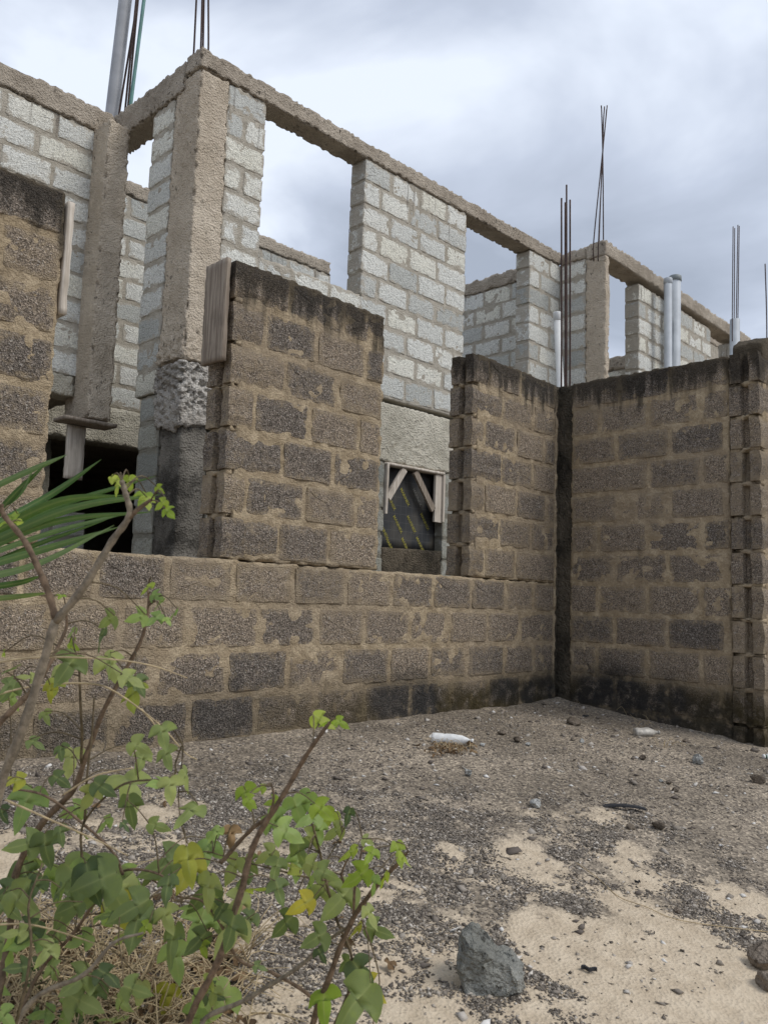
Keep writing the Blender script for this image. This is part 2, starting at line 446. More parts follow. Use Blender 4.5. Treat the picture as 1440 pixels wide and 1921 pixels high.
RB = random.Random(11)
CLS = (.10, .16, .22, .30, .38, .445, .52, .6)
def put_block(parent, frame, u0, u1, z0, z1, t, mat, kind='b', joint=.026, hollow=False, proud=0.0, sheared=False):
    """frame: (origin x, y, rotz); u runs along the wall"""
    L = u1-u0-joint; h = z1-z0-(.026 if hollow else joint)
    if L < .05: return None
    c = min(CLS, key=lambda v: abs(v-L))
    if hollow: me = hollow_block_mesh(c, .224, t, RB.randrange(3), mat)
    else: me = block_mesh(kind, c, .224, t, RB.randrange(5), mat)
    ox, oy, rz = frame
    um = (u0+u1)/2; cs, sn = math.cos(rz), math.sin(rz)
    p = RB.uniform(-.004, .004)+proud
    x = ox+um*cs+p*sn; y = oy+um*sn-p*cs; z = (z0+z1)/2
    if sheared: z += float(hz(x))
    return obj('block', me, None, parent, (x, y, z), (RB.uniform(-.006, .006), RB.uniform(-.008, .008), rz+RB.uniform(-.006, .006)), (L/c, 1, h/.224))

# ------------------------------------------------------------------ ground
def axis(lo, hi, step, far, g=1.22):
    a = list(np.arange(lo, hi+1e-6, step)); s = step; v = hi
    up = []
    while v < far: s *= g; v += s; up.append(v)
    s = step; v = lo; dn = []
    while v > -far: s *= g; v -= s; dn.append(v)
    return np.array(dn[::-1]+a+up)
GX = axis(-6.4, .6, .022, 900); GY = axis(-4.0, .25, .022, 900)
gx, gy = np.meshgrid(GX, GY, indexing='ij')
def sand_mask(x, y):
    P = np.stack([x, y, np.zeros_like(x)], -1)
    d = np.hypot(x-CAM[0], y-CAM[1])
    m = (3.55-d)*.35 + fbm(P, 1.8, 3, 5)*.7 + fbm(P, 7.0, 4, 9)*1.5
    for (px, py, r, w) in SAND_BLOBS:
        c = _blob(px, py); m += w*np.exp(-((x-c[0])**2+(y-c[1])**2)/(r*r))
    return m
_bl = {}
def _blob(px, py):
    if (px, py) not in _bl: _bl[(px, py)] = on_ground(px, py)
    return _bl[(px, py)]
SAND_BLOBS = [(1150, 1800, .36, 1.5), (1010, 1740, .17, 1.2), (1300, 1860, .4, 1.3), (1290, 1640, .28, .7), (1400, 1590, .2, .8), (800, 1720, .10, .9), (300, 1545, .24, 1.2), (770, 1880, .16, 1.1), (850, 1890, .1, .7), (870, 1610, .14, .6), (1180, 1585, .1, .7),
              (520, 1680, .55, -1.5), (640, 1770, .35, -1.6), (830, 1650, .30, -1.2), (880, 1720, .16, -1.5), (800, 1790, .2, -1.2), (960, 1850, .14, -2.2), (1020, 1900, .16, -2.0), (940, 1690, .15, -.9),
              (450, 1600, .5, -.6), (1250, 1690, .09, -1.3), (1210, 1740, .06, -1.6), (1380, 1740, .14, -1.5), (1400, 1830, .12, -1.6), (1230, 1810, .05, -1.5), (1070, 1700, .09, -1.2), (1310, 1680, .1, -1.1)]
Pg = np.stack([gx.ravel(), gy.ravel(), np.zeros(gx.size)], -1)
near = np.clip(1-(np.hypot(Pg[:, 0]+3, Pg[:, 1]+2)-4.5)/3, 0, 1)
gz = ground_base(Pg[:, 0], Pg[:, 1]) + near*(fbm(Pg, 1.3, 3, 2)*.018 + fbm(Pg, 8, 3, 3)*.009 + fbm(Pg, 30, 2, 4)*.004)
# the soil banks up a little against the walls
gz += .015*np.exp(-np.abs(Pg[:, 1])/.15)*near + .012*np.exp(-np.abs(Pg[:, 0])/.15)*near*(Pg[:, 1] > -1.7)
nxg, nyg = len(GX), len(GY)
I, J = np.meshgrid(np.arange(nxg-1), np.arange(nyg-1), indexing='ij')
Qg = np.stack([I*nyg+J, (I+1)*nyg+J, (I+1)*nyg+J+1, I*nyg+J+1], -1).reshape(-1, 4)
_d = np.hypot(Pg[:, 0]-CAM[0], Pg[:, 1]-CAM[1])
sand_v = np.clip((3.78-_d)*.9+fbm(Pg, 1.6, 3, 6)*.9+fbm(Pg, 6, 3, 8)*.55+.25*np.clip(sand_mask(Pg[:, 0], Pg[:, 1]), -1, 1), 0, 1)*near
gm = new_mesh('ground', np.stack([Pg[:, 0], Pg[:, 1], gz], -1), Qg)
face_attr(gm, 'sand', sand_v)
def ground_z(x, y):
    i = np.clip(np.searchsorted(GX, x)-1, 0, nxg-2); j = np.clip(np.searchsorted(GY, y)-1, 0, nyg-2)
    Z = gz.reshape(nxg, nyg)
    tx = (x-GX[i])/(GX[i+1]-GX[i]); ty = (y-GY[j])/(GY[j+1]-GY[j])
    return (Z[i, j]*(1-tx)+Z[i+1, j]*tx)*(1-ty)+(Z[i, j+1]*(1-tx)+Z[i+1, j+1]*tx)*ty
M = Mat('soil')
n_l = M.noise(1.6, 4, .6); n_m = M.noise(14, 4, .65); n_f = M.noise(90, 3, .7); vd, vc = M.voro(85); sp = M.sep(vc)
dirt = M.mix(M.ss(n_l, .35, .65), (.185, .155, .12), (.30, .252, .196))
dirt = M.mix(1.0, dirt, M.ramp(sp[0], [(0, (.45, .45, .46)), (.5, (1, 1, 1)), (.85, (1.3, 1.3, 1.28)), (1, (2.0, 2.0, 1.95))]), 'MULTIPLY')
sandc = M.mix(M.ss(n_m, .3, .7), (.46, .375, .27), (.585, .49, .365))
sandc = M.mix(M.math('MULTIPLY', M.ss(n_f, .62, .72), .4), sandc, (.30, .25, .19))
s_at = M.ss(M.math('ADD', M.attr('sand'), M.math('ADD', M.math('MULTIPLY', M.math('SUBTRACT', n_m, .5), 1.1), M.math('MULTIPLY', M.math('SUBTRACT', n_f, .5), .8))), .25, .75)
M.color(M.mix(s_at, dirt, sandc))
M.bump(M.math('ADD', M.math('MULTIPLY', n_m, 1.2), M.math('ADD', M.math('MULTIPLY', n_f, .5), M.math('MULTIPLY', vd, .5))), .8, .012)
tag(obj('ground', gm, M.m), kind='structure')

# loose stone chips
RS = np.random.RandomState(3)
def chips(n, size, region, accept, seed):
    R = np.random.RandomState(seed)
    x = R.uniform(region[0], region[1], n); y = R.uniform(region[2], region[3], n)
    k = accept(x, y, R); x, y = x[k], y[k]; n = len(x)
    base = np.array([(1, 0, 0), (-1, 0, 0), (0, 1, 0), (0, -1, 0), (0, 0, 1), (0, 0, -1)], float)
    tri = np.array([(0, 2, 4), (2, 1, 4), (1, 3, 4), (3, 0, 4), (2, 0, 5), (1, 2, 5), (3, 1, 5), (0, 3, 5)])
    s = size*np.exp(R.normal(0, .38, n))
    V = base[None]*(1+R.normal(0, .25, (n, 6, 1)))+R.normal(0, .18, (n, 6, 3))
    V = V*np.stack([s*1.15, s*R.uniform(.55, .95, n), s*R.uniform(.25, .6, n)], -1)[:, None, :]
    a = R.uniform(0, 6.283, n); b = R.normal(0, .35, n)
    c, sn = np.cos(b), np.sin(b)
    V = np.stack([V[..., 0]*c[:, None]-V[..., 2]*sn[:, None], V[..., 1], V[..., 0]*sn[:, None]+V[..., 2]*c[:, None]], -1)
    c, sn = np.cos(a), np.sin(a)
    V = np.stack([V[..., 0]*c[:, None]-V[..., 1]*sn[:, None], V[..., 0]*sn[:, None]+V[..., 1]*c[:, None], V[..., 2]], -1)
    V += np.stack([x, y, ground_z(x, y)+s*.12], -1)[:, None, :]
    F = (tri[None]+np.arange(n)[:, None, None]*6).reshape(-1, 3)
    tone = np.repeat(R.rand(n), 6)
    m = new_mesh('gravel', V.reshape(-1, 3), F, smooth=False); face_attr(m, 'tone', tone)
    return m
M = Mat('stone_chips', .9, .2)
M.color(M.ramp(M.attr('tone'), [(0, (.07, .06, .05)), (.4, (.15, .128, .106)), (.75, (.26, .226, .187)), (.93, (.40, .355, .30)), (1, (.64, .59, .52))]))
M_CHIP = M.m
def acc_near(x, y, R):
    s = sand_mask(x, y); d = np.hypot(x-CAM[0], y-CAM[1])
    fwd = (x-CAM[0])*AX_F[0]+(y-CAM[1])*AX_F[1]
    p = np.clip(.60-s*1.25, .010, 1)*np.clip((4.5-d)/1.0, .055, 1)
    lat = np.abs((x-CAM[0])*AX_R[0]+(y-CAM[1])*AX_R[1])
    p = np.where(lat > fwd*.52+.25, p*.15, p)
    P = np.stack([x, y, x*0], -1)
    p = p*np.clip(.72+fbm(P, 7, 3, 33)*1.5+fbm(P, 22, 2, 34)*.9, .02, 1.4)
    return (R.rand(len(x)) < p) & (fwd > 1.4)
tag(obj('gravel', chips(950000, .0043, (-6.0, -.4, -3.7, -.1), acc_near, 4), M_CHIP), 'dark loose gravel chips strewn over the pale sand', 'gravel', kind='stuff')
M = Mat('pale_pebbles', .9, .2)
M.color(M.ramp(M.attr('tone'), [(0, (.12, .10, .085)), (.5, (.26, .225, .185)), (.85, (.45, .41, .36)), (1, (.72, .70, .66))]))
tag(obj('pebbles', chips(5200, .012, (-6.2, -.05, -3.4, -.08), lambda x, y, R: R.rand(len(x)) < np.clip(.12+np.hypot(x-CAM[0], y-CAM[1])*.06, 0, .5), 8), M.m),
    'scattered brown and white pebbles on the yard soil', 'pebbles', kind='stuff')

# ------------------------------------------------------------------ yard walls (brown blocks)
H = .25
T = .225
def jx(pxs, y): return [float(on_y(px, y)[0]) for px in pxs]
XP = dict(left=(-6.4, -4.49), mid=(-3.50, -2.23), right=(-1.26, -.055))
wallA = thing('block_wall', 'long weathered brown block wall with two tall gaps in it', 'wall', (-3.2, .11, -2.75))
inv = Matrix.Translation(-Vector(wallA.location))
def pl(o):                                   # keep world placement under a parent that sits at its base
    o.matrix_parent_inverse = Matrix.Translation(-Vector(o.parent.location)); return o
def core(name, lo, hi, mat, parent, res=.016, amp=.010, seed=1, shear=False, inset=.0055, fr=None):
    lo = np.array(lo, float)+(inset, inset, 0); hi = np.array(hi, float)-(inset, inset, 0)
    return rough_box(name, lo, hi, mat, parent, res, amp, 16, chip=.012, seed=seed, shear=shear)
mort_low = pl(core('mortar', (-6.4, 0, -3.1), (-.055, T, -1.752), M_YM, wallA, seed=1))
mort_l = pl(core('mortar', (XP['left'][0], 0, -1.748), (XP['left'][1], T, -.01), M_YM, wallA, seed=2))
mort_m = pl(core('mortar', (XP['mid'][0]+.075, 0, -1.748), (XP['mid'][1], T, -.01), M_YM, wallA, seed=3))
mort_r = pl(core('mortar', (XP['right'][0]+.075, 0, -1.748), (XP['right'][1], T, -.01), M_YM, wallA, seed=4))
fA = (0, 0, 0)
MID = {1: ([542, 646], 590), 2: ([495, 595, 687], 650), 3: ([535, 636], 715), 4: ([476, 581, 675], 790), 5: ([529, 626], 865), 6: ([461, 572, 669], 940), 7: ([522, 617], 1025)}
RIGHT = {1: ([917, 977], 715), 2: ([942, 1001], 775), 3: ([908, 968, 1021], 830), 4: ([940, 1000], 890), 5: ([908, 969, 1024], 945), 6: ([936, 996], 1000), 7: ([908, 967], 1055)}
LOWJ = {8: ([-95, 40, 180, 314, 439, 550, 650, 736, 814, 885, 949, 1001], 1105), 9: ([-30, 100, 227, 350, 487, 595, 683, 770, 845, 915, 975], 1178), 10: ([20, 160, 295, 427, 540, 640, 731, 806, 877, 945, 1001], 1258),
        11: ([60, 212, 357, 481, 590, 684, 770, 845, 915, 975], 1330)}
for k in range(1, 8):
    z1, z0 = -(k-1)*H, -k*H
    if k == 1: z1 -= .004
    for nm, J in (('mid', MID), ('right', RIGHT)):
        xs = [XP[nm][0]]+jx(*J[k])+[XP[nm][1]]
        for a, b in zip(xs[:-1], xs[1:]):
            first = a == xs[0]
            pl(put_block(wallA, fA, a, b, z0, z1, T, M_YB, hollow=first, joint=.03))
    x = XP['left'][1]; first = True
    L0 = .30 if k % 2 == 0 else .475
    while x > XP['left'][0]+.1:
        L = L0 if first else .475
        a = max(x-L, XP['left'][0]); o = put_block(wallA, fA, a, x, z0, z1, T, M_YB, joint=.034)
        if o: pl(o)
        x = a; first = False
for k in range(8, 13):
    z1, z0 = -(k-1)*H, -k*H
    if k in LOWJ:
        xs = jx(*LOWJ[k]); xs = [x for x in xs]
        while xs[0] > -6.3: xs.insert(0, max(-6.4, xs[0]-.475))
        xs.append(-.055)
    else: xs = list(np.arange(-6.4, -.2, .475))+[-.055]
    for a, b in zip(xs[:-1], xs[1:]):
        o = put_block(wallA, fA, a, b, z0, z1, T, M_YB, joint=.03)
        if o: pl(o)
# corner column with its starter bars
cc = pl(rough_box('corner_column', (.016, -.13, -3.1), (.22, .21, -.012), M_MOULD, wallA, .03, .006, 10, .01, 21, shear=False))
pl(rough_box('corner_column', (-.08, .018, -3.1), (.03, .20, -.016), M_MOULD, wallA, .03, .006, 10, .01, 22, shear=False))
cr = pl(rough_box('mortar_fillet', (-.078, -.008, -2.9), (-.050, .03, -.10), M_YM, wallA, .014, .013, 14, .01, 23, shear=False))
for (px, dx, dy, top, base_off) in ((1052, .03, .08, 372, 0), (1059, .08, .10, 380, 0), (1061.5, .1, .14, 347, 0), (1068, .15, .08, 375, 0)):
    X0 = dx; b = on_x(px, 722, X0+.02); t_ = on_x(px+.5, top, X0+.02)
    pts = [(b[0], b[1], -.2), (b[0], b[1], .3), (t_[0], t_[1], t_[2])]
    r = pl(tube('rebar', smooth_line(pts, 6), .0085, M_REBAR, cc)); r.matrix_parent_inverse = Matrix.Translation(-Vector(wallA.location)) if False else Matrix()
wallB = thing('block_wall', 'short brown block wall meeting the long wall at the dark damp corner', 'wall', (.11, -.8, -2.8))
fB = (0, 0, -math.pi/2)
pl(core('mortar', (0, -1.468, -3.15), (T, -.105, -.01), M_YM, wallB, seed=6))
BJ = {1: ([1161.5, 1256], 730), 2: ([1124, 1215, 1314], 785), 3: ([1155.6, 1254.5, 1359], 840), 4: ([1215, 1314], 890), 5: ([1157.6, 1256, 1359], 945), 6: ([1122, 1213, 1314], 1008), 7: ([1151.6, 1250.5, 1359], 1065),
      8: ([1120, 1213, 1314], 1125), 9: ([1152, 1250.5, 1360], 1185), 10: ([1118, 1213, 1314], 1250), 11: ([1152, 1250, 1352], 1315), 12: ([1120, 1213, 1314], 1380)}
for k in range(1, 13):
    us = [.105]+[-float(on_x(px, BJ[k][1])[1]) for px in BJ[k][0]]+[1.468]
    for a, b in zip(us[:-1], us[1:]):
        o = put_block(wallB, fB, a, b, -k*H, -(k-1)*H-(.004 if k == 1 else 0), T, M_YB, joint=.03)
        if o: pl(o)
wallC = thing('block_wall', 'brown block wall seen end-on with open hollow block ends and crumbling top', 'wall', (.8, -1.58, -2.85))
def ctop(V, P, onb):
    m = P[:, 2] > -.02
    V[m, 2] += np.clip(P[m, 0]*.55, 0, .16)+fbm(P[m], 7, 3, 3)*.05
    return V
pl(rough_box('mortar', (.06, -1.686, -3.2), (1.9, -1.474, .02), M_YM, wallC, (.02, .02, .02), .009, 13, .015, 8, shear=False, extra=ctop))
fC = (0, -1.692, 0)
for k in range(1, 13):
    z1, z0 = -(k-1)*H, -k*H
    xs = [-.03, .20 if k % 2 else .44]
    while xs[-1] < 1.85: xs.append(min(1.9, xs[-1]+.475))
    for i, (a, b) in enumerate(zip(xs[:-1], xs[1:])):
        o = put_block(wallC, fC, a, b, z0, z1, .222, M_YB, joint=.03, hollow=(i == 0))
        if o: pl(o)
for k in range(0, 12):
    z = -k*H
    for (x0, x1, y0, y1, par, mid) in ((-3.492, -3.42, .004, .221, wallA, 1), (-1.252, -1.18, .004, .221, wallA, 1), (-.024, .07, -1.688, -1.474, wallC, 0)):
        if mid and (k == 0 or k > 6): continue
        if not mid and k == 0: continue
        pl(rough_box('mortar_bed', (x0+.018+RB.uniform(0, .02), y0+.004, z-.018), (x1, y1, z+.014), M_YM, par, .015, .012, 22, .02, 300+k, shear=False))
# boards left on the jambs of the gaps
bd = rough_box('board', (-3.548, .006, -.625), (-3.517, .215, -.02), M_WOOD, None, .03, .0012, 9, .003, 31, shear=False)
tag(bd, 'weathered grey board fixed upright to the top of the middle wall panel', 'board')
bd2 = rough_box('board', (-4.486, .004, -.62), (-4.452, .19, -.05), M_WOODP, None, .03, .0012, 9, .003, 32, shear=False)
tag(bd2, 'pale narrow board on the jamb of the wall panel beside the palm leaves', 'board')

# ------------------------------------------------------------------ the unfinished house
house = thing('unfinished_house', 'unfinished roofless two storey house of pale grey concrete blocks', 'house', (0, 2.2, -2.75))
def hbox(name, lo, hi, mat, res=.03, amp=.007, freq=14, chip=.02, seed=0, extra=None, low=.006, parent=None):
    return pl(rough_box(name, lo, hi, mat, parent or house, res, amp, freq, chip, seed, True, extra, low))
def hwall(lo, hi, frame, rows, axis_u, edges, t=.21, seed=0, blocks=True, zmin=-9, first=0, start=(.40, .24), flip=False):
    """mortar body plus its blocks; rows counted from the top"""
    w = pl(core('wall', lo, hi, M_HM, house, .022, .010, seed, True, .006))
    w_children.append(w)
    if not blocks: return w
    ztop = hi[2]; u0, u1 = edges; k = 0
    while True:
        z1 = ztop-k*H; z0 = z1-H
        if z1 < zmin or z0 < lo[2]-.05: break
        L0 = start[k % 2]; us = [u0, min(u0+L0, u1)]
        while us[-1] < u1-.02:
            nx = us[-1]+.475
            us.append(u1 if nx > u1-.10 else nx)
        for a, b in zip(us[:-1], us[1:]):
            a2 = a-.021 if a == us[0] else a; b2 = b+.021 if b == us[-1] else b
            put_block(w, frame, a2, b2, z0, z1, t, M_HB, 'h', .030+RB.uniform(-.008, .012), sheared=True, proud=0.0)
        k += 1
    return w
w_children = []
YF = 2.1
# beams
def beam_extra(V, P, onb):
    c = np.clip(fbm(P, 2.2, 2, 71)*3-1.0, 0, 1)*.03+np.clip(fbm(P, 14, 3, 72)*1.5, 0, 1)*.010
    V[:, 2] -= np.where(onb[:, 2] > 0, c, 0); return V
bm_front = hbox('ring_beam', (-2.52, YF-.012, 2.66), (3.36, YF+.235, 2.835), M_CON, .02, .006, 26, .026, 41, beam_extra)
hbox('ring_beam', (-2.515, YF+.24, 2.53), (-2.28, 3.7, 2.815), M_CON, .02, .007, 26, .045, 42)
bm_left = hbox('ring_beam', (-5.4, 3.588, 2.56), (-2.525, 3.83, 2.80), M_CON, .022, .007, 26, .026, 43, beam_extra)
# corner column with honeycombed foot
def col_extra(V, P, onb):
    z = P[:, 2]
    hc = np.clip(1-np.abs(z-(-.15))/.42, 0, 1)**.5
    n = fbm(P, 36, 2, 5); n = np.where(n > 0, n*.5, n*1.6)
    V[:, 0] += onb[:, 0]*n*.045*hc; V[:, 1] += onb[:, 1]*n*.045*hc
    V[:, 0] += np.where(onb[:, 0] < 0, -.03*hc, 0); V[:, 1] += np.where(onb[:, 1] < 0, -.03*hc, 0)
    V[:, 2] += np.where((onb[:, 2] < 0) & (z < -.3), fbm(P, 11, 3, 8)*.11-.02, 0)
    er = np.clip(fbm(P, 6, 3, 15)*2-.35, 0, 1)*((onb != 0).sum(1) >= 2)
    V -= onb*(er*.03)[:, None]
    return V
colu = hbox('column', (-2.50, YF, .02), (-2.20, 2.50, 2.66), M_CON2, .017, .009, 26, .02, 44, col_extra)
hbox('column', (-2.50, YF+.004, -.52), (-2.205, 2.50, .017), M_HONEY, .011, .010, 34, .02, 45, col_extra)
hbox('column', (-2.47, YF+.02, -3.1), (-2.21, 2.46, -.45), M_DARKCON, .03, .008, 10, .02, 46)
# recessed column at the end of the left wall
hbox('column', (-2.73, 3.30, -.36), (-2.50, 3.78, 2.56), M_CON2, .02, .008, 26, .03, 47, low=.006)
# block walls of the upper floor
hwall((-2.195, YF, .1), (-1.78, YF+.22, 2.66), (0, YF, 0), 0, 'x', (-2.195, -1.78), .22, 51, start=(.475, .19))
hwall((-1.775, YF, .1), (-.465, YF+.22, 1.16), (0, YF, 0), 0, 'x', (-1.775, -.465), .22, 52, zmin=.3)
hwall((-.46, YF, .14), (1.25, YF+.22, 2.66), (0, YF, 0), 0, 'x', (-.46, 1.25), .22, 53)
hwall((1.255, YF, .14), (2.605, YF+.22, .55), (0, YF, 0), 0, 'x', (1.255, 2.605), .22, 54, blocks=False)
hwall((2.61, YF, .14), (3.335, YF+.22, 2.66), (0, YF, 0), 0, 'x', (2.61, 3.335), .22, 55, zmin=.3, start=(.475, .24))
hwall((-5.4, 3.6, .07), (-2.70, 3.82, 2.56), (0, 3.6, 0), 0, 'x', (-5.4, -2.70), .22, 56, zmin=.1)
# returns and inner walls
hwall((-2.5, 2.51, -.2), (-2.28, 2.88, 2.53), (-2.5, 0, -math.pi/2), 0, 'y', (-2.88, -2.51), .22, 57, start=(.475, .475))
hwall((-2.48, 2.47, -3.1), (-2.27, 2.80, -.205), (-2.48, 0, -math.pi/2), 0, 'y', (-2.80, -2.47), .21, 58, start=(.475, .475), zmin=-1.9)
hwall((-2.6, 4.7, .1), (1.42, 4.9, 2.62), (0, 4.7, 0), 0, 'x', (-2.6, 1.42), .2, 59, zmin=.3)
hbox('ring_beam', (-2.6, 4.69, 2.62), (1.42, 4.91, 2.80), M_CON, .03, .012, 15, .03, 60)
hbox('floor_edge', (-2.6, 4.66, -.32), (1.42, 4.92, .1), M_BAND, .03, .012, 14, .02, 61)
hwall((3.1, 2.4, .1), (3.3, 6.0, 2.5), (3.1, 0, -math.pi/2), 0, 'y', (-6.0, -2.4), .2, 62, zmin=.5)
hbox('ring_beam', (3.09, 2.4, 2.5), (3.31, 6.0, 2.70), M_CON, .03, .022, 20, .03, 63)
# projecting bay towards the far end
YR = 1.44
hwall((3.34, 1.70, .1), (3.56, 2.31, 2.66), (3.34, 0, -math.pi/2), 0, 'y', (-2.095, -1.70), .22, 64, zmin=.4, start=(.475, .475))
hbox('ring_beam', (3.335, 1.69, 2.66), (3.57, 2.08, 2.82), M_CON, .03, .01, 14, .02, 65)
hbox('column', (3.335, 1.40, .1), (3.44, 1.695, 2.62), M_CON2, .024, .009, 14, .02, 66)
bm_bay = hbox('ring_beam', (3.325, 1.395, 2.625), (9.6, 1.685, 2.835), M_CON, .032, .010, 14, .02, 67, beam_extra)
hwall((4.36, YR, .1), (6.86, YR+.22, 2.56), (0, YR, 0), 0, 'x', (4.36, 6.86), .22, 68, zmin=.6)
hwall((7.72, YR, .1), (9.6, YR+.22, 2.56), (0, YR, 0), 0, 'x', (7.72, 9.6), .22, 69, zmin=1.6)
zb = float(on_x(1160, 668, 5.6)[2])-float(hz(5))
hwall((5.6, 1.67, .1), (5.8, 4.6, zb-.22), (5.6, 0, -math.pi/2), 0, 'y', (-4.6, -1.67), .2, 70, zmin=.8)
hbox('ring_beam', (5.59, 1.67, zb-.22), (5.81, 4.6, zb), M_CON, .04, .012, 15, .03, 71)
zc = float(on_y(1345, 632, 3.4)[2])-float(hz(9))
hwall((9.9, 3.4, .1), (13.5, 3.6, zc-.25), (0, 3.4, 0), 0, 'x', (9.9, 13.5), .2, 72, zmin=2.2, blocks=False)
hbox('ring_beam', (9.9, 3.39, zc-.25), (13.5, 3.61, zc), M_CON, .04, .012, 15, .03, 73)
# ground floor: concrete band over the openings, walls, window
def band_extra(V, P, onb):
    g = np.clip(1-np.hypot((P[:, 0]-.35)/.5, (P[:, 2]+.36)/.2), 0, 1)
    V[:, 1] += np.where(onb[:, 1] < 0, fbm(P, 38, 3, 6)*.03*np.minimum(1, g*3), 0); return V
hbox('lintel_band', (-2.195, YF-.006, -.53), (3.33, YF+.22, .10), M_BAND, .02, .008, 12, .015, 74, band_extra)
hwall((-2.195, YF, -3.1), (-.02, YF+.22, -.535), (0, YF, 0), 0, 'x', (-.6, -.02), .22, 75, zmin=-1.6, start=(.475, .3))
hwall((.95, YF, -3.1), (3.33, YF+.22, -.535), (0, YF, 0), 0, 'x', (.95, 1.9), .22, 76, zmin=-1.6, start=(.24, .475))
sill = hbox('sill', (-.018, YF+.004, -3.1), (.945, YF+.21, -1.43), M_MOULD, .03, .008, 13, .02, 77)
# slabs and rear walls that close the dark rooms
hbox('floor_slab', (-2.6, 4.93, -.22), (3.3, 9.0, -.02), M_CON, .12, .006, 6, .01, 78)
hbox('lintel_band', (-5.4, 3.59, -.13), (-2.735, 3.83, .065), M_BAND, .024, .010, 13, .02, 79)
hbox('floor_slab', (-5.4, 3.84, -.12), (-2.62, 9.0, .06), M_CON, .12, .006, 6, .01, 80)
hwall((-5.4, 3.6, -3.1), (-3.75, 3.82, -.135), (0, 3.6, 0), 0, 'x', (-5.4, -3.75), .22, 81, blocks=False)
hwall((-5.62, 3.6, -3.1), (-5.41, 9.0, 2.5), (0, 0, 0), 0, 'x', (0, 1), .22, 82, blocks=False)
hwall((-5.4, 8.8, -3.1), (9.6, 9.0, -.15), (0, 0, 0), 0, 'x', (0, 1), .22, 83, blocks=False)
hwall((-2.48, 4.95, -3.1), (-2.3, 8.7, -.15), (0, 0, 0), 0, 'x', (0, 1), .22, 84, blocks=False)
hwall((3.1, 2.4, -3.1), (3.3, 8.7, -.1), (0, 0, 0), 0, 'x', (0, 1), .22, 85, blocks=False)
hwall((-1.3, 4.7, -3.1), (3.08, 4.9, -.30), (0, 0, 0), 0, 'x', (0, 1), .22, 86, blocks=False)
lowz = float(on_y(150, 962, 3.7)[2])
hwall((-3.7, 3.66, -3.1), (-2.50, 3.84, lowz), (0, 3.66, 0), 0, 'x', (-3.7, -2.50), .18, 87, zmin=-2.2)
# formwork still hanging in the left opening
hbox('formwork_board', (-2.95, 3.26, -.42), (-2.45, 3.50, -.385), M_WOOD, .04, .003, 9, .004, 88)
p0 = on_y(143, 815, 3.45)
hbox('formwork_board', (p0[0]-.09, 3.43, float(on_y(140, 900, 3.45)[2])), (p0[0]+.085, 3.46, -.43), M_WOODP, .04, .003, 9, .004, 89)
# window: frame boards, braces, stamped panel
win = pl(rough_box('window_frame', (-.015, YF-.02, -.565), (.945, YF+.10, -.535), M_WOODP, house, .04, .002, 9, .003, 90))
def plank(name, a, b, w, t, mat, parent, n=(0, -1, 0)):
    a = Vector(a); b = Vector(b); d = (b-a).normalized(); n = Vector(n); s = d.cross(n).normalized(); n = s.cross(d).normalized()
    V = []
    for p in (a, b):
        for (i, j) in ((-1, 0), (1, 0), (1, 1), (-1, 1)): V.append(p+s*(w/2*i)-n*(t*j))
    F = [(0, 1, 2, 3), (7, 6, 5, 4), (0, 4, 5, 1), (1, 5, 6, 2), (2, 6, 7, 3), (3, 7, 4, 0)]
    return obj(name, new_mesh(name, [tuple(v) for v in V], F, False), mat, parent)
hs = float(hz(.45))
for (a, b, w, t, m) in (((.012, YF-.022, -.56+hs), (.004, YF-.022, -1.09+hs), .03, .11, M_WOODP), ((.875, YF+.0, -.56+hs), (.87, YF+.0, -1.10+hs), .13, .03, M_WOODP), ((.935, YF-.024, -.56+hs), (.935, YF-.024, -1.09+hs), .028, .10, M_WOODP),
                        ((.045, YF-.008, -.92+hs), (.29, YF-.008, -.58+hs), .075, .03, M_WOODP), ((.47, YF+.0, -.58+hs), (.79, YF+.0, -.97+hs), .075, .03, M_WOOD)):
    pl(plank('brace', a, b, w, t, m, house))
M = Mat('film_faced_plywood', .6, .3)
Xp, Yp, Zp = M.sep(M.P)
gr = M.math('MAXIMUM', M.ss(M.math('FRACT', M.math('MULTIPLY', Xp, 11.0)), .94, .97), M.ss(M.math('FRACT', M.math('MULTIPLY', Zp, 11.0)), .94, .97))
c = M.mix(M.ss(M.noise(3, 4), .4, .65), (.035, .037, .04), (.075, .07, .06))
c = M.mix(M.math('MULTIPLY', gr, .25), c, (.2, .2, .19)); M.color(c)
panel = pl(rough_box('stamped_panel', (.0, YF+.11, -1.44), (.94, YF+.128, -.53), M.m, house, .1, .001, 5, 0, 91))
M_YEL = simple('yellow_print', (.30, .27, .06), .7, .2, .3, 30, 0)
M_GRYP = simple('grey_print', (.20, .20, .19), .7, .2, .3, 30, 0)
fc = bpy.data.curves.new('stamp', 'FONT'); fc.body = 'MARINEX'; fc.size = .052; fc.align_x = 'CENTER'; fc.align_y = 'CENTER'; fc.offset = .001
_t = bpy.data.objects.new('stamp', fc); COL.objects.link(_t)
bpy.context.view_layer.update()
stamp_me = bpy.data.meshes.new_from_object(_t.evaluated_get(bpy.context.evaluated_depsgraph_get())); bpy.data.objects.remove(_t); stamp_me.materials.append(M_YEL)
stamp_g = stamp_me.copy(); stamp_g.materials.clear(); stamp_g.materials.append(M_GRYP)
for i, (x, z) in enumerate(((.20, -.93), (.42, -.86), (.62, -.84), (.10, -1.25), (.32, -1.17), (.54, -1.15), (.76, -1.10), (.22, -1.42), (.46, -1.40), (.84, -.86), (.70, -1.37), (.02, -1.0))):
    o = obj('stamp', stamp_g if i == 2 else stamp_me, None, panel, (x, YF+.107, z+hs), (math.pi/2, math.radians(52), 0)); o.matrix_parent_inverse = Matrix()
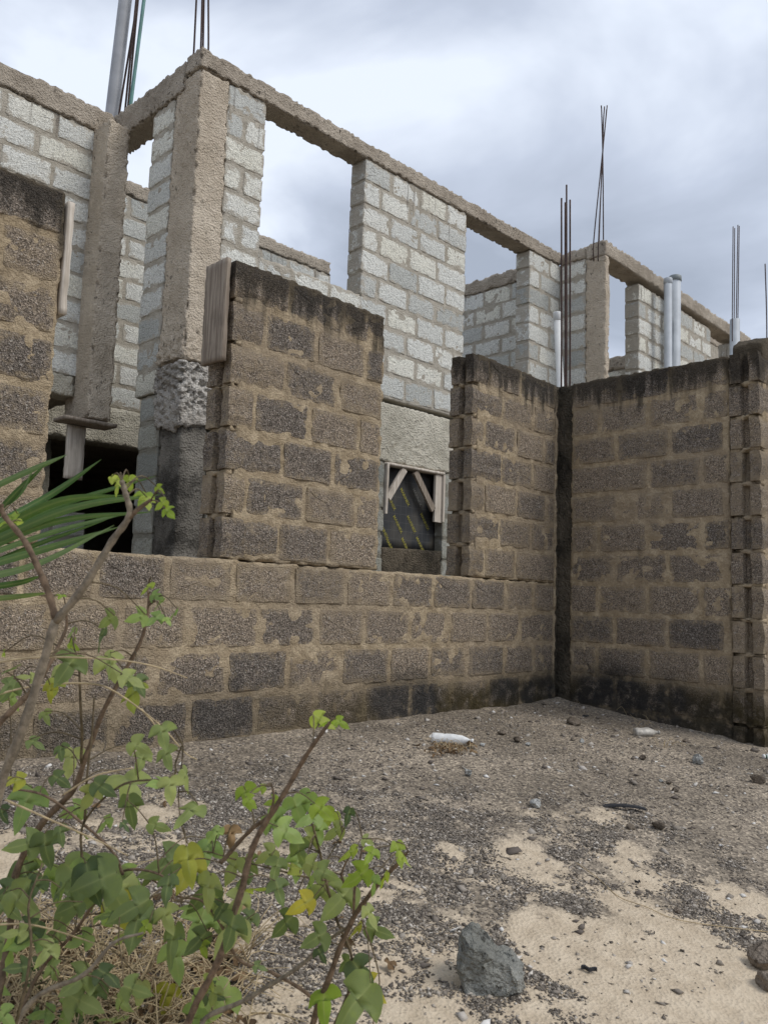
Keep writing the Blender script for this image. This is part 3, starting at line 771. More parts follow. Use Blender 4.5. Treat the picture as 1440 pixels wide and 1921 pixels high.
# starter bars on the columns
def bars(parent, lines, r, mat=M_REBAR):
    for L in lines:
        o = tube('rebar', smooth_line(L, 5), r, mat, parent, 6)
        o.matrix_parent_inverse = Matrix()
def up(px0, py0, px1, py1, Y, under=.25):
    a = on_y(px0, py0, Y); b = on_y(px1, py1, Y); return [(a[0], a[1], a[2]-under), tuple(a), tuple((a+b)/2), tuple(b)]
bars(bm_front, [up(364, 92, 372, -70, 2.28), up(377, 88, 381, -60, 2.2), up(381, 88, 384, -75, 2.32), up(391, 96, 391, -80, 2.22)], .009)
bars(bm_left, [up(225, 205, 265, -40, 3.6), up(236, 196, 262, -60, 3.56), up(241, 194, 264, -50, 3.64)], .0105)
g = tube('conduit', smooth_line(up(246, 192, 278, -60, 3.5), 4), .018, M_GREEN, bm_left, 8); g.matrix_parent_inverse = Matrix()
def xline(pts, Y): return [tuple(on_y(px, py, Y)) for px, py in pts]
bars(bm_bay, [xline([(1113, 490), (1113, 450), (1128, 300), (1132, 260), (1138, 198)], 1.5), xline([(1121, 490), (1122, 450), (1129, 300), (1131, 230), (1133, 200)], 1.45),
              xline([(1131, 490), (1131, 450), (1130, 305), (1128, 220), (1127, 198)], 1.55), xline([(1124, 490), (1123, 450), (1129, 300), (1134, 240), (1137, 205)], 1.52)], .0085)
bars(bm_bay, [xline([(1437, 720), (1437, 600), (1434, 495)], 1.6)], .011)
# a farther column's bars, seen through the big opening
fcol = hbox('column', (3.45, 6.3, -3.0), (3.75, 6.6, 2.3), M_CON2, .06, .01, 10, .02, 92)
bars(fcol, [xline([(655, 620), (655, 430)], 6.4), xline([(659, 620), (658, 415)], 6.45), xline([(662.5, 620), (662, 420)], 6.5)], .008)

# ------------------------------------------------------------------ plastic pipes
def pipe(label, px0, py0, px1, py1, place, rad, mat, group=None, cap=None, name='plastic_pipe', base=None):
    a = np.array(place(px0, py0)); b = np.array(place(px1, py1))
    d = (a-b)/np.linalg.norm(a-b); t = (base-b[2])/d[2]; foot = b+d*t
    th = thing(name, label, 'pipe', tuple(foot), group)
    n = 28; ang = np.linspace(0, 2*math.pi, n, endpoint=False)
    ax = (b-foot); Ln = np.linalg.norm(ax); ax /= Ln
    u = np.cross(ax, (0, 1, 0)); u /= np.linalg.norm(u); v = np.cross(ax, u)
    prof = [(rad, 0), (rad, Ln), (rad*.86, Ln), (rad*.86, 0)] if not cap else [(rad, 0), (rad, Ln), (rad*1.0, Ln)]
    V = []; F = []
    for (r, h) in prof:
        for q in ang: V.append(ax*h+(u*math.cos(q)+v*math.sin(q))*r)
    for k in range(len(prof)-1):
        for i in range(n): F.append((k*n+i, k*n+(i+1) % n, (k+1)*n+(i+1) % n, (k+1)*n+i))
    obj('pipe', new_mesh('pipe', V, F), mat, th)
    if cap:
        V = []; F = []
        for (r, h) in ((rad*1.03, Ln-.07), (rad*1.12, Ln-.065), (rad*1.12, Ln+.004), (rad*1.02, Ln+.012)):
            for q in ang: V.append(ax*h+(u*math.cos(q)+v*math.sin(q))*r)
        for k in range(3):
            for i in range(n): F.append((k*n+i, k*n+(i+1) % n, (k+1)*n+(i+1) % n, (k+1)*n+i))
        F.append(tuple(3*n+i for i in range(n)))
        obj('end_cap', new_mesh('end_cap', V, F), cap, th)
    return th, foot, b, ax
M_CAP = simple('grey_cap', (.20, .22, .22), .5, .3, .15, 6, 0)
pipe('slim white plastic pipe beside the dark starter bars of the damp corner', 1050, 720, 1044, 588, lambda x, y: on_y(x, y, .33), .034, M_PVCW, base=-2.75, cap=M_PVCW)
pipe('thinner of two plastic pipes standing side by side behind the short wall', 1252, 700, 1252, 524, lambda x, y: on_y(x, y, 1.25), .056, M_PVC, base=-2.75, cap=M_PVC)
pipe('thicker capped pipe of the two standing side by side behind the short wall', 1264, 700, 1265.5, 520, lambda x, y: on_y(x, y, 1.28), .082, M_PVC, base=-2.75, cap=M_CAP)
thp, foot, topp, axp = pipe('wide grey plastic pipe with thin starter bars rising out of it', 1377, 660, 1377.5, 600, lambda x, y: on_y(x, y, .2), .063, M_PVC, base=-2.8)
for (p0, p1, y1) in ((1372.5, 1374, 425), (1376, 1377, 428), (1380, 1383, 422), (1383, 1385.5, 424)):
    L = [on_y(p0, 640, .2), on_y(p0, 596, .2), on_y(p1, y1, .2)]
    o = tube('rebar', smooth_line([tuple(p) for p in L], 4), .0062, M_REBAR, thp, 6); o.matrix_parent_inverse = Matrix.Translation(-Vector(thp.location))
# the big drain pipe standing on the left beam
a = on_y(210, 216, 3.72); b = on_y(246, -90, 3.72)
th = tube('plastic_pipe', smooth_line([tuple(a+np.array([0, 0, -.15])), tuple(a), tuple((a+b)/2), tuple(b)], 6), .066, simple('backlit_grey_pvc', (.36, .37, .39), .5, .35, .15, 3, 0), None, 24)  # grey darker than the other pipes: backlit shade painted into its colour
tag(th, 'tall grey plastic pipe leaning up from the left beam beside thin bars', 'pipe')

# ------------------------------------------------------------------ litter in the yard
def lumpy(name, size, mat, seed, parent=None, loc=(0, 0, 0), rotz=0, label=None, cat='stone', group=None, sink=.12, facets=13, res=10, rough=.09):
    """broken stone: a box lattice pushed to a sphere, cut by random planes"""
    R = np.random.RandomState(seed)
    V, Q, onb = box_surface((-1, -1, -1), (1, 1, 1), 2/res)
    V = V/np.linalg.norm(V, axis=1)[:, None]
    for _ in range(facets):
        n = R.normal(size=3); n /= np.linalg.norm(n); d = R.uniform(.46, .74)
        h = V@n; V = V-np.where(h > d, h-d, 0)[:, None]*n
    V = V*(1+fbm(V, 2.5, 3, seed)[:, None]*rough*2)
    V = V*np.array(size)/2
    V[:, 2] -= V[:, 2].min()+size[2]*sink
    c, s_ = math.cos(rotz), math.sin(rotz)
    V = np.stack([V[:, 0]*c-V[:, 1]*s_, V[:, 0]*s_+V[:, 1]*c, V[:, 2]], -1)
    o = obj(name, new_mesh(name, V, Q, smooth=False), mat, parent, loc)
    if label: tag(o, label, cat, group)
    return o
def gp(px, py):
    p = on_ground(px, py); return (float(p[0]), float(p[1]), float(ground_z(p[0], p[1])))
M_ROCK = concrete_material('grey_rock', (.165, .165, .145), (.34, .338, .305), .5, .6, 1.3)
M_ROCKB = concrete_material('brown_rock', (.13, .105, .08), (.26, .215, .17), .5, .6, 2.3)
M_ROCKW = concrete_material('pale_rock', (.33, .33, .31), (.55, .55, .52), .3, .4, 6.3)
# the broken chunk in front: a leaning wedge made of two fused lumps
def chunk(loc):
    prof = np.array([(-.060, 0), (.045, 0), (.078, .030), (.074, .062), (.045, .082), (.005, .088), (-.022, .118), (-.046, .140), (-.070, .128), (-.076, .06)])
    n = 9; V = []; F = []; k = len(prof); ys = np.linspace(-.05, .05, n)
    for y in ys:
        sc = 1-.22*(abs(y)/.05)**2.5
        c = prof.mean(0)
        for (x, z) in prof: V.append(((x-c[0])*sc+c[0]+y*.25, y, max((z-c[1])*sc+c[1], -.02)))
    for j in range(n-1):
        for i in range(k):
            F.append((j*k+i, j*k+(i+1) % k, (j+1)*k+(i+1) % k, (j+1)*k+i))
    F.append(tuple(range(k))[::-1]); F.append(tuple((n-1)*k+i for i in range(k)))
    m = bpy.data.meshes.new('rock'); m.from_pydata(V, [], [f[::-1] for f in F]); m.update()
    import bmesh
    bm = bmesh.new(); bm.from_mesh(m); bmesh.ops.recalc_face_normals(bm, faces=bm.faces); bmesh.ops.triangulate(bm, faces=[f for f in bm.faces if len(f.verts) > 4])
    bmesh.ops.subdivide_edges(bm, edges=bm.edges, cuts=2, use_grid_fill=True); bm.to_mesh(m); bm.free()
    co = np.zeros(len(m.vertices)*3); m.vertices.foreach_get('co', co); P = co.reshape(-1, 3)
    d = np.stack([fbm(P+9*a, 22, 3, 60+a) for a in range(3)], -1)*.017+np.stack([fbm(P+5*a, 70, 2, 80+a) for a in range(3)], -1)*.004
    m.vertices.foreach_set('co', (P+d).ravel()); m.update()
    return m
q = gp(918, 1846)
o = obj('rock', chunk(q), M_ROCK, None, (q[0], q[1], q[2]-.03), (0, .06, math.radians(-44)), (1.22, 1.25, 1.22))
tag(o, 'big jagged grey rock on the sand in front, highest at one end', 'rock')
q = gp(1310, 1433); lumpy('stone', (.10, .085, .085), M_ROCKW, 41, None, q, .4, 'pale angular stone sitting alone on the brown soil near the short wall', sink=.08)
q = gp(876, 1460); lumpy('stone', (.055, .05, .05), M_ROCKW, 7, None, q, .9, 'small rounded whitish stone on the soil between white bottle and plant')
q = gp(1076, 1358); lumpy('stone', (.13, .10, .09), M_ROCKB, 9, None, q, .2, 'brown clod of broken block at the foot of the damp corner')
q = gp(1435, 1812); lumpy('rock', (.12, .11, .11), M_ROCKB, 12, None, q, 1.0, 'brown rock at the sand edge, upper one of a touching pair', 'rock', sink=.05)
q = gp(1440, 1850); lumpy('rock', (.11, .12, .07), M_ROCKB, 14, None, q, 2.0, 'flat brown rock lying below another at the sand edge', 'rock')
q = gp(1205, 1424); lumpy('stone', (.09, .06, .04), M_ROCKB, 16, None, q, .5, 'flat dark brown clod between clear bottle and pale stone')
q = gp(1285, 1392); lumpy('stone', (.07, .05, .035), M_ROCKB, 18, None, q, 1.5, 'small brown lump close to the foot of the short wall')
q = gp(1270, 1708); lumpy('stone', (.045, .035, .025), M_ROCKB, 20, None, q, 1.1, 'little grey-brown stone half buried in the pale sand patch')
for i, (px, py, s_) in enumerate(((1181, 1556, .03), (1005, 1512, .05), (1265, 1485, .03), (1255, 1472, .03), (1240, 1468, .025), (1420, 1470, .06), (970, 1392, .045), (1090, 1392, .03), (1074, 1388, .025), (940, 1378, .04), (990, 1398, .03), (1232, 1557, .045), (1142, 1430, .03), (905, 1402, .03))):
    q = gp(px, py); lumpy('stone', (s_*1.5, s_*1.2, s_), (M_ROCKB, M_ROCKW)[i % 3 == 1], 30+i, None, q, i, ('small brown loose stone lying on the yard soil', 'small whitish loose stone lying on the yard soil')[i % 3 == 1], 'stone', ('small brown stones on the soil', 'small whitish stones on the soil')[i % 3 == 1], facets=6, res=5)

def lathe(name, prof, mat, parent, n=20, dent=None, smooth=True):
    V = []; F = []
    for (h, r) in prof:
        for i in range(n):
            a = 2*math.pi*i/n; V.append((h, r*math.cos(a), r*math.sin(a)))
    k = len(prof)
    for j in range(k-1):
        for i in range(n): F.append((j*n+i, (j+1)*n+i, (j+1)*n+(i+1) % n, j*n+(i+1) % n))
    F.append(tuple(range(n))); F.append(tuple((k-1)*n+i for i in range(n))[::-1])
    V = np.array(V)
    if dent is not None: V = dent(V)
    return obj(name, new_mesh(name, V, F, smooth), mat, parent)
def bottle(px, py, label, mat, capmat, L, r, rz, crush, seed, labelmat=None):
    q = gp(px, py)
    t = thing('plastic_bottle', label, 'bottle', q)
    hs_ = [0, .02, .1, .25, .30, .34, .5, .62, .72, .82, .9, .93, .96]
    rs_ = [.75, .98, 1, 1, .93, 1, 1, .98, .9, .62, .36, .34, .34]
    def dent(V):
        c = np.clip(fbm(V, 13, 2, seed)*1.8, -.6, 1)*crush
        V = V.copy(); V[:, 1] *= 1-c*.5; V[:, 2] *= 1-np.abs(c)*.45
        V[:, 1] += np.sin(V[:, 0]/L*2.5)*.012*crush*3
        return V
    b = lathe('bottle_body', [(h*L, r*k) for h, k in zip(hs_, rs_)], mat, t, 20, dent)
    e = dent(np.array([[L*.96, 0, 0]]))[0]
    c = lathe('bottle_cap', [(.945*L, r*.40), (.95*L, r*.44), (1.0*L, r*.44), (1.003*L, r*.3)], capmat, t, 16, dent)
    parts = [b, c]
    if labelmat:
        parts.append(lathe('bottle_label', [(.80*L, r*.70), (.81*L, r*.72), (.90*L, r*.42), (.905*L, r*.36)], labelmat, t, 20, dent))
    for p in parts: p.rotation_euler = (0, 0, rz); p.location = (-.5*L*math.cos(rz), -.5*L*math.sin(rz), r*.72)
    return t
M_BW = simple('white_plastic', (.72, .72, .70), .45, .4, .12, 30, .2)
M_CLR = simple('dusty_clear_plastic', (.40, .375, .33), .4, .35, .3, 30, .3)
M_GRN = simple('green_glass', (.02, .10, .045), .15, .5, .2, 20, 0)
wa = math.atan2(AX_R[1], AX_R[0])
bottle(848, 1398, 'dented white plastic bottle lying beside dead leaves near the long wall', M_BW, M_BW, .25, .036, wa-.25, .35, 3)
bottle(1213, 1380, 'crushed clear plastic bottle lying near the foot of the short wall', M_CLR, M_CLR, .19, .036, wa+.1, .6, 8)
bottle(1462, 1428, 'green bottle with white neck lying on the soil by the end-on wall', M_GRN, M_BW, .24, .034, wa+math.pi+.1, .05, 9, M_BW)
M_BLK = simple('black_plastic', (.035, .036, .04), .6, .3, .3, 20, .2)
def strip(name, px, py, L, w, t, rz, mat, label, cat, bend=.0):
    q = gp(px, py); n = 10; V = []; F = []
    for i in range(n+1):
        x = -L/2+L*i/n; z = bend*math.sin(i/n*math.pi)+.002; ww = w*(1-.25*(i/n))
        for (y, zz) in ((-ww/2, z), (ww/2, z+.004), (ww/2, z+t), (-ww/2, z+t)): V.append((x, y+.006*math.sin(i*.9), zz))
    for i in range(n):
        for k in range(4): F.append((i*4+k, i*4+(k+1) % 4, i*4+4+(k+1) % 4, i*4+4+k))
    F.append((0, 1, 2, 3)); F.append((n*4+3, n*4+2, n*4+1, n*4))
    return tag(obj(name, new_mesh(name, V, [f[::-1] for f in F], False), mat, None, (q[0], q[1], q[2]+.004), (0, 0, rz)), label, cat)
strip('rubber_strip', 1170, 1523, .20, .045, .008, wa-.12, M_BLK, 'flat black rubber strip lying on the grey-brown soil', 'strip', .012)
strip('stick', 1104, 1826, .045, .011, .009, wa-.35, M_BLK, 'short dark stick lying alone on the pale sand', 'stick')
strip('stick', 1195, 1655, .022, .009, .008, wa+.1, M_BLK, 'tiny dark stub of wood at the upper edge of the pale sand', 'stick')
strip('stick', 1098, 1346, .05, .014, .01, wa+.05, M_BLK, 'dark bit of wood beside the brown clod in the damp corner', 'stick')
# a straw across the sand
pts = [gp(*p) for p in ((1080, 1615), (1120, 1645), (1160, 1680), (1210, 1700), (1260, 1722), (1330, 1735), (1440, 1747))]
M_STRAW = simple('dry_straw', (.42, .33, .20), .85, .2, .3, 40, 0)
tag(tube('straw', smooth_line([(p[0], p[1], p[2]+.006) for p in pts], 5), .0017, M_STRAW, None, 5), 'long thin dry straw lying across the pale sand', 'straw')

# ------------------------------------------------------------------ plants
def leaf_material(name, cols, trans=.35):
    M = Mat(name, .55, .3)
    r = M.rnd(); n = M.noise(38, 3, .6)
    c = M.ramp(r, cols)
    c = M.mix(M.math('MULTIPLY', M.ss(n, .45, .72), .45), c, M.mix(1.0, c, (1.35, 1.35, .9), 'MULTIPLY'))
    v = M.attr('vein')
    c = M.mix(M.math('MULTIPLY', M.math('POWER', v, 5.0), .5), c, (.36, .40, .17))
    c = M.mix(M.math('MULTIPLY', M.ss(M.noise(120, 3, .7), .62, .75), .35), c, (.30, .27, .10))
    M.color(c)
    tr = M.n.new('ShaderNodeBsdfTranslucent'); mx = M.n.new('ShaderNodeMixShader'); mx.inputs[0].default_value = trans
    M.l.new(M.mix(1.0, c, (1.5, 1.6, .7), 'MULTIPLY'), tr.inputs[0])
    out = M.n['Material Output']; M.l.new(M.b.outputs[0], mx.inputs[1]); M.l.new(tr.outputs[0], mx.inputs[2]); M.l.new(mx.outputs[0], out.inputs[0])
    return M.m
M_LEAF = leaf_material('leaf_green', [(0, (.075, .11, .05)), (.25, (.13, .175, .07)), (.55, (.185, .235, .09)), (.8, (.245, .29, .11)), (1, (.32, .35, .13))])
M_YOUNG = leaf_material('leaf_young', [(0, (.22, .32, .05)), (1, (.34, .40, .07))], .45)
M_YELLOW = leaf_material('leaf_yellowing', [(0, (.26, .30, .06)), (1, (.50, .42, .06))], .4)
M_BRIGHT = leaf_material('leaf_bright', [(0, (.20, .29, .10)), (1, (.29, .38, .13))], .4)
M_DEAD = simple('dead_leaf', (.30, .20, .11), .9, .1, .35, 20, 0)
M_STEM = simple('stem_bark', (.15, .105, .07), .85, .2, .4, 60, .4)
M_STEMG = simple('grey_bark', (.21, .175, .13), .85, .2, .35, 60, .4)
M_TWIG = simple('thin_twig', (.11, .085, .05), .85, .2, .4, 60, 0)
HALF = [(0, 0), (.09, -.07), (.22, -.09), (.34, -.05), (.46, .05), (.555, .19), (.60, .36), (.46, .35), (.32, .315), (.195, .335), (.225, .48), (.245, .64), (.185, .84), (.085, 1.0), (0, 1.14)]
def leaf_mesh(var):
    R = np.random.RandomState(100+var)
    wid = R.uniform(.85, 1.12); side = R.uniform(.8, 1.1)
    pts = [(x*wid*(side if y < .45 else 1), y) for x, y in HALF]
    V = []; F = []; vein = []
    fold = R.uniform(.05, .45); droop = R.uniform(.05, .4); wav = R.uniform(.02, .06); ph = R.uniform(0, 6)
    def zf(x, y): return -fold*abs(x)**1.3*.8+fold*.25*abs(x) - droop*max(0, y-.15)**2*.6 - droop*.5*x*x + wav*math.sin(ph+9*x+7*y)
    n = len(pts)
    mids = [(0, max(0, min(1.14, p[1]))) for p in pts]
    for s_ in (1, -1):
        b = len(V)
        for (x, y), (mx_, my) in zip(pts, mids):
            for f in (0, .5, 1):
                xx = (mx_+(x-mx_)*f)*s_; yy = my*.85+.06+(y-(my*.85+.06))*f if 0 < my < 1.14 else my+(y-my)*f
                V.append((xx, yy, zf(xx, yy))); vein.append(1 if f == 0 else 0)
        for i in range(n-1):
            for f in (0, 1):
                q_ = (b+i*3+f, b+i*3+f+1, b+(i+1)*3+f+1, b+(i+1)*3+f)
                F.append(q_ if s_ > 0 else q_[::-1])
    m = new_mesh('leaf', V, F); face_attr(m, 'vein', vein)
    return m
LEAF = {}
def leaf_of(var, mat):
    k = (var, mat.name)
    if k not in LEAF:
        m = leaf_mesh(var); m.materials.append(mat); LEAF[k] = m
    return LEAF[k]
RL = random.Random(5)
def hang(parent, pos, size, mat, tilt=None, spin=None):
    """place a leaf: blade roughly facing up and outwards to the open yard, tip drooping"""
    var = RL.randrange(12)
    o = obj('leaf', leaf_of(var, mat), None, parent)
    # blade normal: mix of up and towards the open side
    nrm = Vector((-AX_F[0]*RL.uniform(.5, 1.2)+RL.gauss(0, .45), -AX_F[1]*RL.uniform(.5, 1.2)+RL.gauss(0, .45), RL.uniform(.0, .85))).normalized()
    if tilt is not None: nrm = Vector(tilt).normalized()
    ang = RL.uniform(-1.3, 1.3) if spin is None else spin
    down = Vector((0, 0, -1)); right = Vector(AX_R)
    tip = (down*math.cos(ang)+right*math.sin(ang)); tip = (tip-nrm*tip.dot(nrm)).normalized()
    xax = tip.cross(nrm).normalized()
    R_ = Matrix((xax, tip, nrm)).transposed().to_4x4()
    base = Vector(pos)-tip*size*.5
    o.matrix_world = Matrix.Translation(base-Vector(parent.location)) @ R_ @ Matrix.Scale(size, 4)
    return o, base
def bush(name, label, root, stems, leaves, group=None):
    """stems: list of (pixel path with depths, radius0, radius1, material)"""
    t = thing(name, label, 'bush', root)
    samples = []
    for (path, r0, r1, mat) in stems:
        pts = [tuple(p) if len(p) == 4 else tuple(at_depth(*p)) for p in path]
        pts = [p[:3] for p in pts]
        L = smooth_line(pts, 7)
        L = L+np.stack([fbm(L+3*a, 9, 2, 7+a) for a in range(3)], -1)*.004
        rad = .78*np.linspace(r0, r1, len(L))*(1+.12*np.sin(np.arange(len(L))*1.9))
        V, F = tube_mesh(L-np.array(root), rad, 8)
        obj('stem', new_mesh('stem', V, F), mat, t)
        samples += [(p) for p in L]
    S = np.array(samples)
    for (px, py, sz, dep, mat) in leaves:
        pos = at_depth(px, py, dep); size = .93*sz*dep/FPX
        o, base = hang(t, pos, size*1.12, mat)
        d = np.linalg.norm(S-np.array(base), axis=1); j = int(d.argmin())
        if d[j] < .22 and d[j] > .012:
            a = S[j]; b = np.array(base); mid = (a+b)/2+np.array([0, 0, .15*d[j]])
            V, F = tube_mesh(smooth_line([a, mid, b], 3)-np.array(root), np.linspace(.0016, .0010, 7), 5, False)
            obj('petiole', new_mesh('petiole', V, F), M_TWIG, t)
    return t, S
def scl(L, ox, oy, k, dep, sel=None):
    out = []
    for q_ in L:
        x, y, s_ = q_[:3]; m = q_[3] if len(q_) > 3 else 'g'
        mat = dict(g=M_LEAF, y=M_YELLOW, n=M_YOUNG, b=M_BRIGHT, d=M_DEAD)[m]
        out.append((ox+x/k, oy+y/k, s_/k, dep+RL.uniform(-.13, .13), mat))
    return out
LV1 = scl([(720, 205, 110, 'n'), (700, 240, 90, 'n'), (780, 215, 90, 'n'), (860, 310, 120, 'n'), (890, 330, 90, 'n'), (960, 250, 60, 'n'), (965, 340, 80, 'n'), (1015, 390, 90, 'n'), (50, 430, 120, 'n'), (80, 440, 90, 'n'), (365, 890, 60, 'n')], 0, 840, 3.2, 1.45)
LV1 += scl([(640, 1040, 120), (600, 1150, 130), (880, 840, 90, 'n'), (940, 890, 90, 'b'), (955, 935, 80, 'b'), (820, 1020, 110, 'b'), (920, 1030, 110, 'b'), (1040, 1000, 80, 'b'), (440, 1190, 80, 'n'), (430, 1110, 70), (400, 1330, 190), (680, 1330, 190), (800, 1390, 140), (330, 1440, 110, 'y'), (80, 1320, 110), (40, 1430, 110), (20, 1240, 50, 'n'), (840, 1430, 120), (1010, 1040, 60, 'b')], 0, 840, 3.2, 1.6)
LV1 += scl([(715, 310, 170, 'y'), (340, 170, 150), (600, 150, 150), (700, 230, 120), (40, 280, 120), (70, 330, 100, 'b'), (270, 290, 90, 'y'), (380, 660, 140), (330, 610, 90), (760, 660, 110), (700, 810, 220), (560, 800, 130), (480, 860, 120), (900, 640, 120), (870, 770, 150, 'b'), (920, 810, 130), (1010, 760, 130), (700, 930, 160), (1010, 940, 160), (130, 910, 210, 'b'), (120, 1110, 160), (250, 1140, 170), (560, 1000, 100, 'b'), (860, 1010, 110), (500, 1310, 260), (620, 1380, 230), (880, 1230, 220), (1020, 1220, 190, 'y'), (1150, 1120, 150, 'b'), (60, 760, 130, 'y'), (330, 760, 110), (390, 930, 120, 'b'), (680, 1010, 60), (20, 950, 90), (200, 560, 90), (250, 420, 80), (150, 200, 90), (880, 520, 130), (760, 580, 120), (430, 1040, 110), (330, 1060, 100), (180, 1180, 120)], 0, 1200, 2.88, 1.65)
LV1 += scl([(480, 470, 250), (690, 560, 250), (140, 620, 220), (420, 650, 170), (640, 690, 150), (70, 930, 190, 'b'), (270, 930, 140), (460, 1100, 190), (510, 1220, 210), (250, 1290, 130, 'b'), (40, 1320, 150, 'b'), (190, 1300, 120), (820, 1150, 160), (740, 1230, 120), (60, 660, 150), (200, 540, 160), (330, 580, 130), (560, 590, 120), (110, 1010, 140), (330, 1040, 120), (90, 800, 130)], 0, 1500, 3.2, 1.6)
for _ in range(42):
    LV1.append((RL.uniform(-20, 430), RL.uniform(1640, 1925), RL.uniform(35, 75), RL.uniform(1.6, 1.95), RL.choice((M_LEAF, M_LEAF, M_LEAF, M_LEAF, M_BRIGHT, M_BRIGHT, M_YELLOW))))
DG = lambda px, py, dep: (px, py, dep)
G0 = on_ground(-10, 1930)
def foot(px, py, dep, dx=0, dy=0):
    p = at_depth(px, py, dep); return (p[0]+dx, p[1]+dy, float(ground_base(p[0], p[1]))-.03, 1)
root1 = foot(-40, 1750, 1.5)
stems1 = [([root1, (-60, 1900, 1.5), (-35, 1640, 1.48), (0, 1480, 1.46), (60, 1322, 1.45), (105, 1165, 1.45)], .0125, .0095, M_STEMG),
          ([(105, 1168, 1.45), (165, 1092, 1.44), (212, 1015, 1.44), (243, 968, 1.43), (235, 925, 1.43), (228, 900, 1.43)], .0092, .0055, M_STEMG),
          ([(243, 972, 1.43), (262, 955, 1.43), (283, 940, 1.43)], .006, .004, M_STEM),
          ([(106, 1165, 1.45), (85, 1095, 1.46), (50, 1025, 1.47), (8, 968, 1.48), (2, 945, 1.48)], .0085, .005, M_STEM),
          ([root1, (10, 1800, 1.7), (30, 1640, 1.7), (80, 1545, 1.7), (140, 1480, 1.68), (165, 1410, 1.66), (195, 1330, 1.65), (240, 1250, 1.65), (268, 1195, 1.65), (280, 1130, 1.65), (278, 1105, 1.65)], .011, .003, M_STEM),
          ([(155, 1430, 1.66), (150, 1330, 1.62), (146, 1250, 1.62), (138, 1210, 1.62)], .004, .002, M_TWIG),
          ([(-10, 1365, 1.5), (40, 1315, 1.52), (75, 1275, 1.55), (120, 1190, 1.6), (125, 1150, 1.6)], .0085, .003, M_STEM),
          ([(160, 1540, 1.65), (165, 1470, 1.62), (170, 1400, 1.62), (175, 1310, 1.62)], .0035, .002, M_TWIG),
          ([(155, 1620, 1.65), (160, 1540, 1.65), (235, 1470, 1.6), (320, 1460, 1.6), (330, 1430, 1.6)], .0035, .0018, M_TWIG),
          ([(230, 1640, 1.66), (205, 1590, 1.66), (100, 1500, 1.66), (20, 1480, 1.66)], .004, .003, M_STEM),
          ([root1, (60, 1850, 1.7), (140, 1750, 1.7), (215, 1640, 1.68), (300, 1640, 1.66), (330, 1690, 1.64)], .006, .002, M_STEM),
          ([root1, (40, 1900, 1.55), (160, 1830, 1.55), (215, 1770, 1.55), (270, 1750, 1.55)], .008, .003, M_STEMG),
          ([(300, 1640, 1.66), (285, 1560, 1.66), (262, 1520, 1.64), (240, 1500, 1.64)], .002, .0012, M_TWIG),
          ([(330, 1430, 1.6), (345, 1400, 1.6), (335, 1500, 1.6), (350, 1580, 1.62), (380, 1600, 1.62)], .002, .0012, M_TWIG),
          ([root1, (20, 1950, 1.5), (60, 1800, 1.5), (55, 1700, 1.52), (80, 1620, 1.55)], .005, .002, M_TWIG)]
bush('wild_bush', 'leafy green bush with forked bare stem reaching up past the palm leaves', root1[:3], stems1, LV1)
LV2 = scl([(740, 150, 120, 'n'), (760, 160, 90, 'n'), (840, 165, 80, 'n'), (320, 560, 130, 'n'), (390, 520, 70, 'n'), (345, 590, 90, 'n'), (460, 590, 70, 'n'), (1150, 870, 120, 'n'), (1180, 900, 90, 'n'), (1010, 1040, 100, 'b'), (1060, 1010, 90, 'n')], 350, 1300, 2.88, 1.5)
LV2 += scl([(640, 600, 130, 'b'), (600, 640, 150, 'b'), (660, 680, 130, 'b'), (500, 720, 180, 'b'), (560, 760, 150, 'b'), (740, 640, 120, 'n'), (760, 690, 120, 'n'), (790, 755, 120), (870, 670, 90), (980, 800, 60), (620, 880, 150), (540, 920, 160, 'y'), (480, 960, 120), (500, 1080, 120), (650, 1050, 140, 'b'), (600, 940, 130, 'b'), (820, 1130, 210), (760, 1090, 150), (920, 1000, 150, 'n'), (870, 870, 110, 'n'), (990, 880, 90, 'n'), (1040, 1290, 140), (1000, 1210, 120), (520, 1260, 160), (620, 1150, 140, 'y'), (270, 1150, 150), (230, 1310, 200), (240, 960, 150), (100, 890, 160, 'b'), (80, 1100, 190), (950, 1520, 170), (1000, 1620, 150, 'y'), (740, 1690, 190, 'n'), (890, 1700, 300), (380, 1060, 120, 'n'), (690, 1330, 140), (300, 1010, 110), (100, 1590, 120), (60, 1660, 110, 'b'), (150, 1630, 110), (910, 1280, 90, 'y'), (730, 1420, 80), (700, 940, 120), (760, 980, 120), (650, 800, 120), (430, 880, 110), (350, 930, 100), (150, 760, 90, 'b'), (240, 780, 110, 'd'), (160, 1180, 130), (330, 1230, 120), (850, 1470, 90), (400, 1480, 70), (720, 760, 100, 'b'), (930, 960, 100, 'n')], 350, 1300, 2.88, 1.68)
LV2 += scl([(1030, 880, 220), (940, 430, 240), (1120, 440, 200, 'y'), (1250, 560, 200), (1280, 1180, 110), (1220, 900, 90, 'n'), (1380, 800, 200), (860, 780, 90, 'n'), (1000, 540, 150)], 0, 1500, 3.2, 1.62)
root2 = foot(330, 1990, 1.6)
root3 = foot(560, 1990, 1.75)
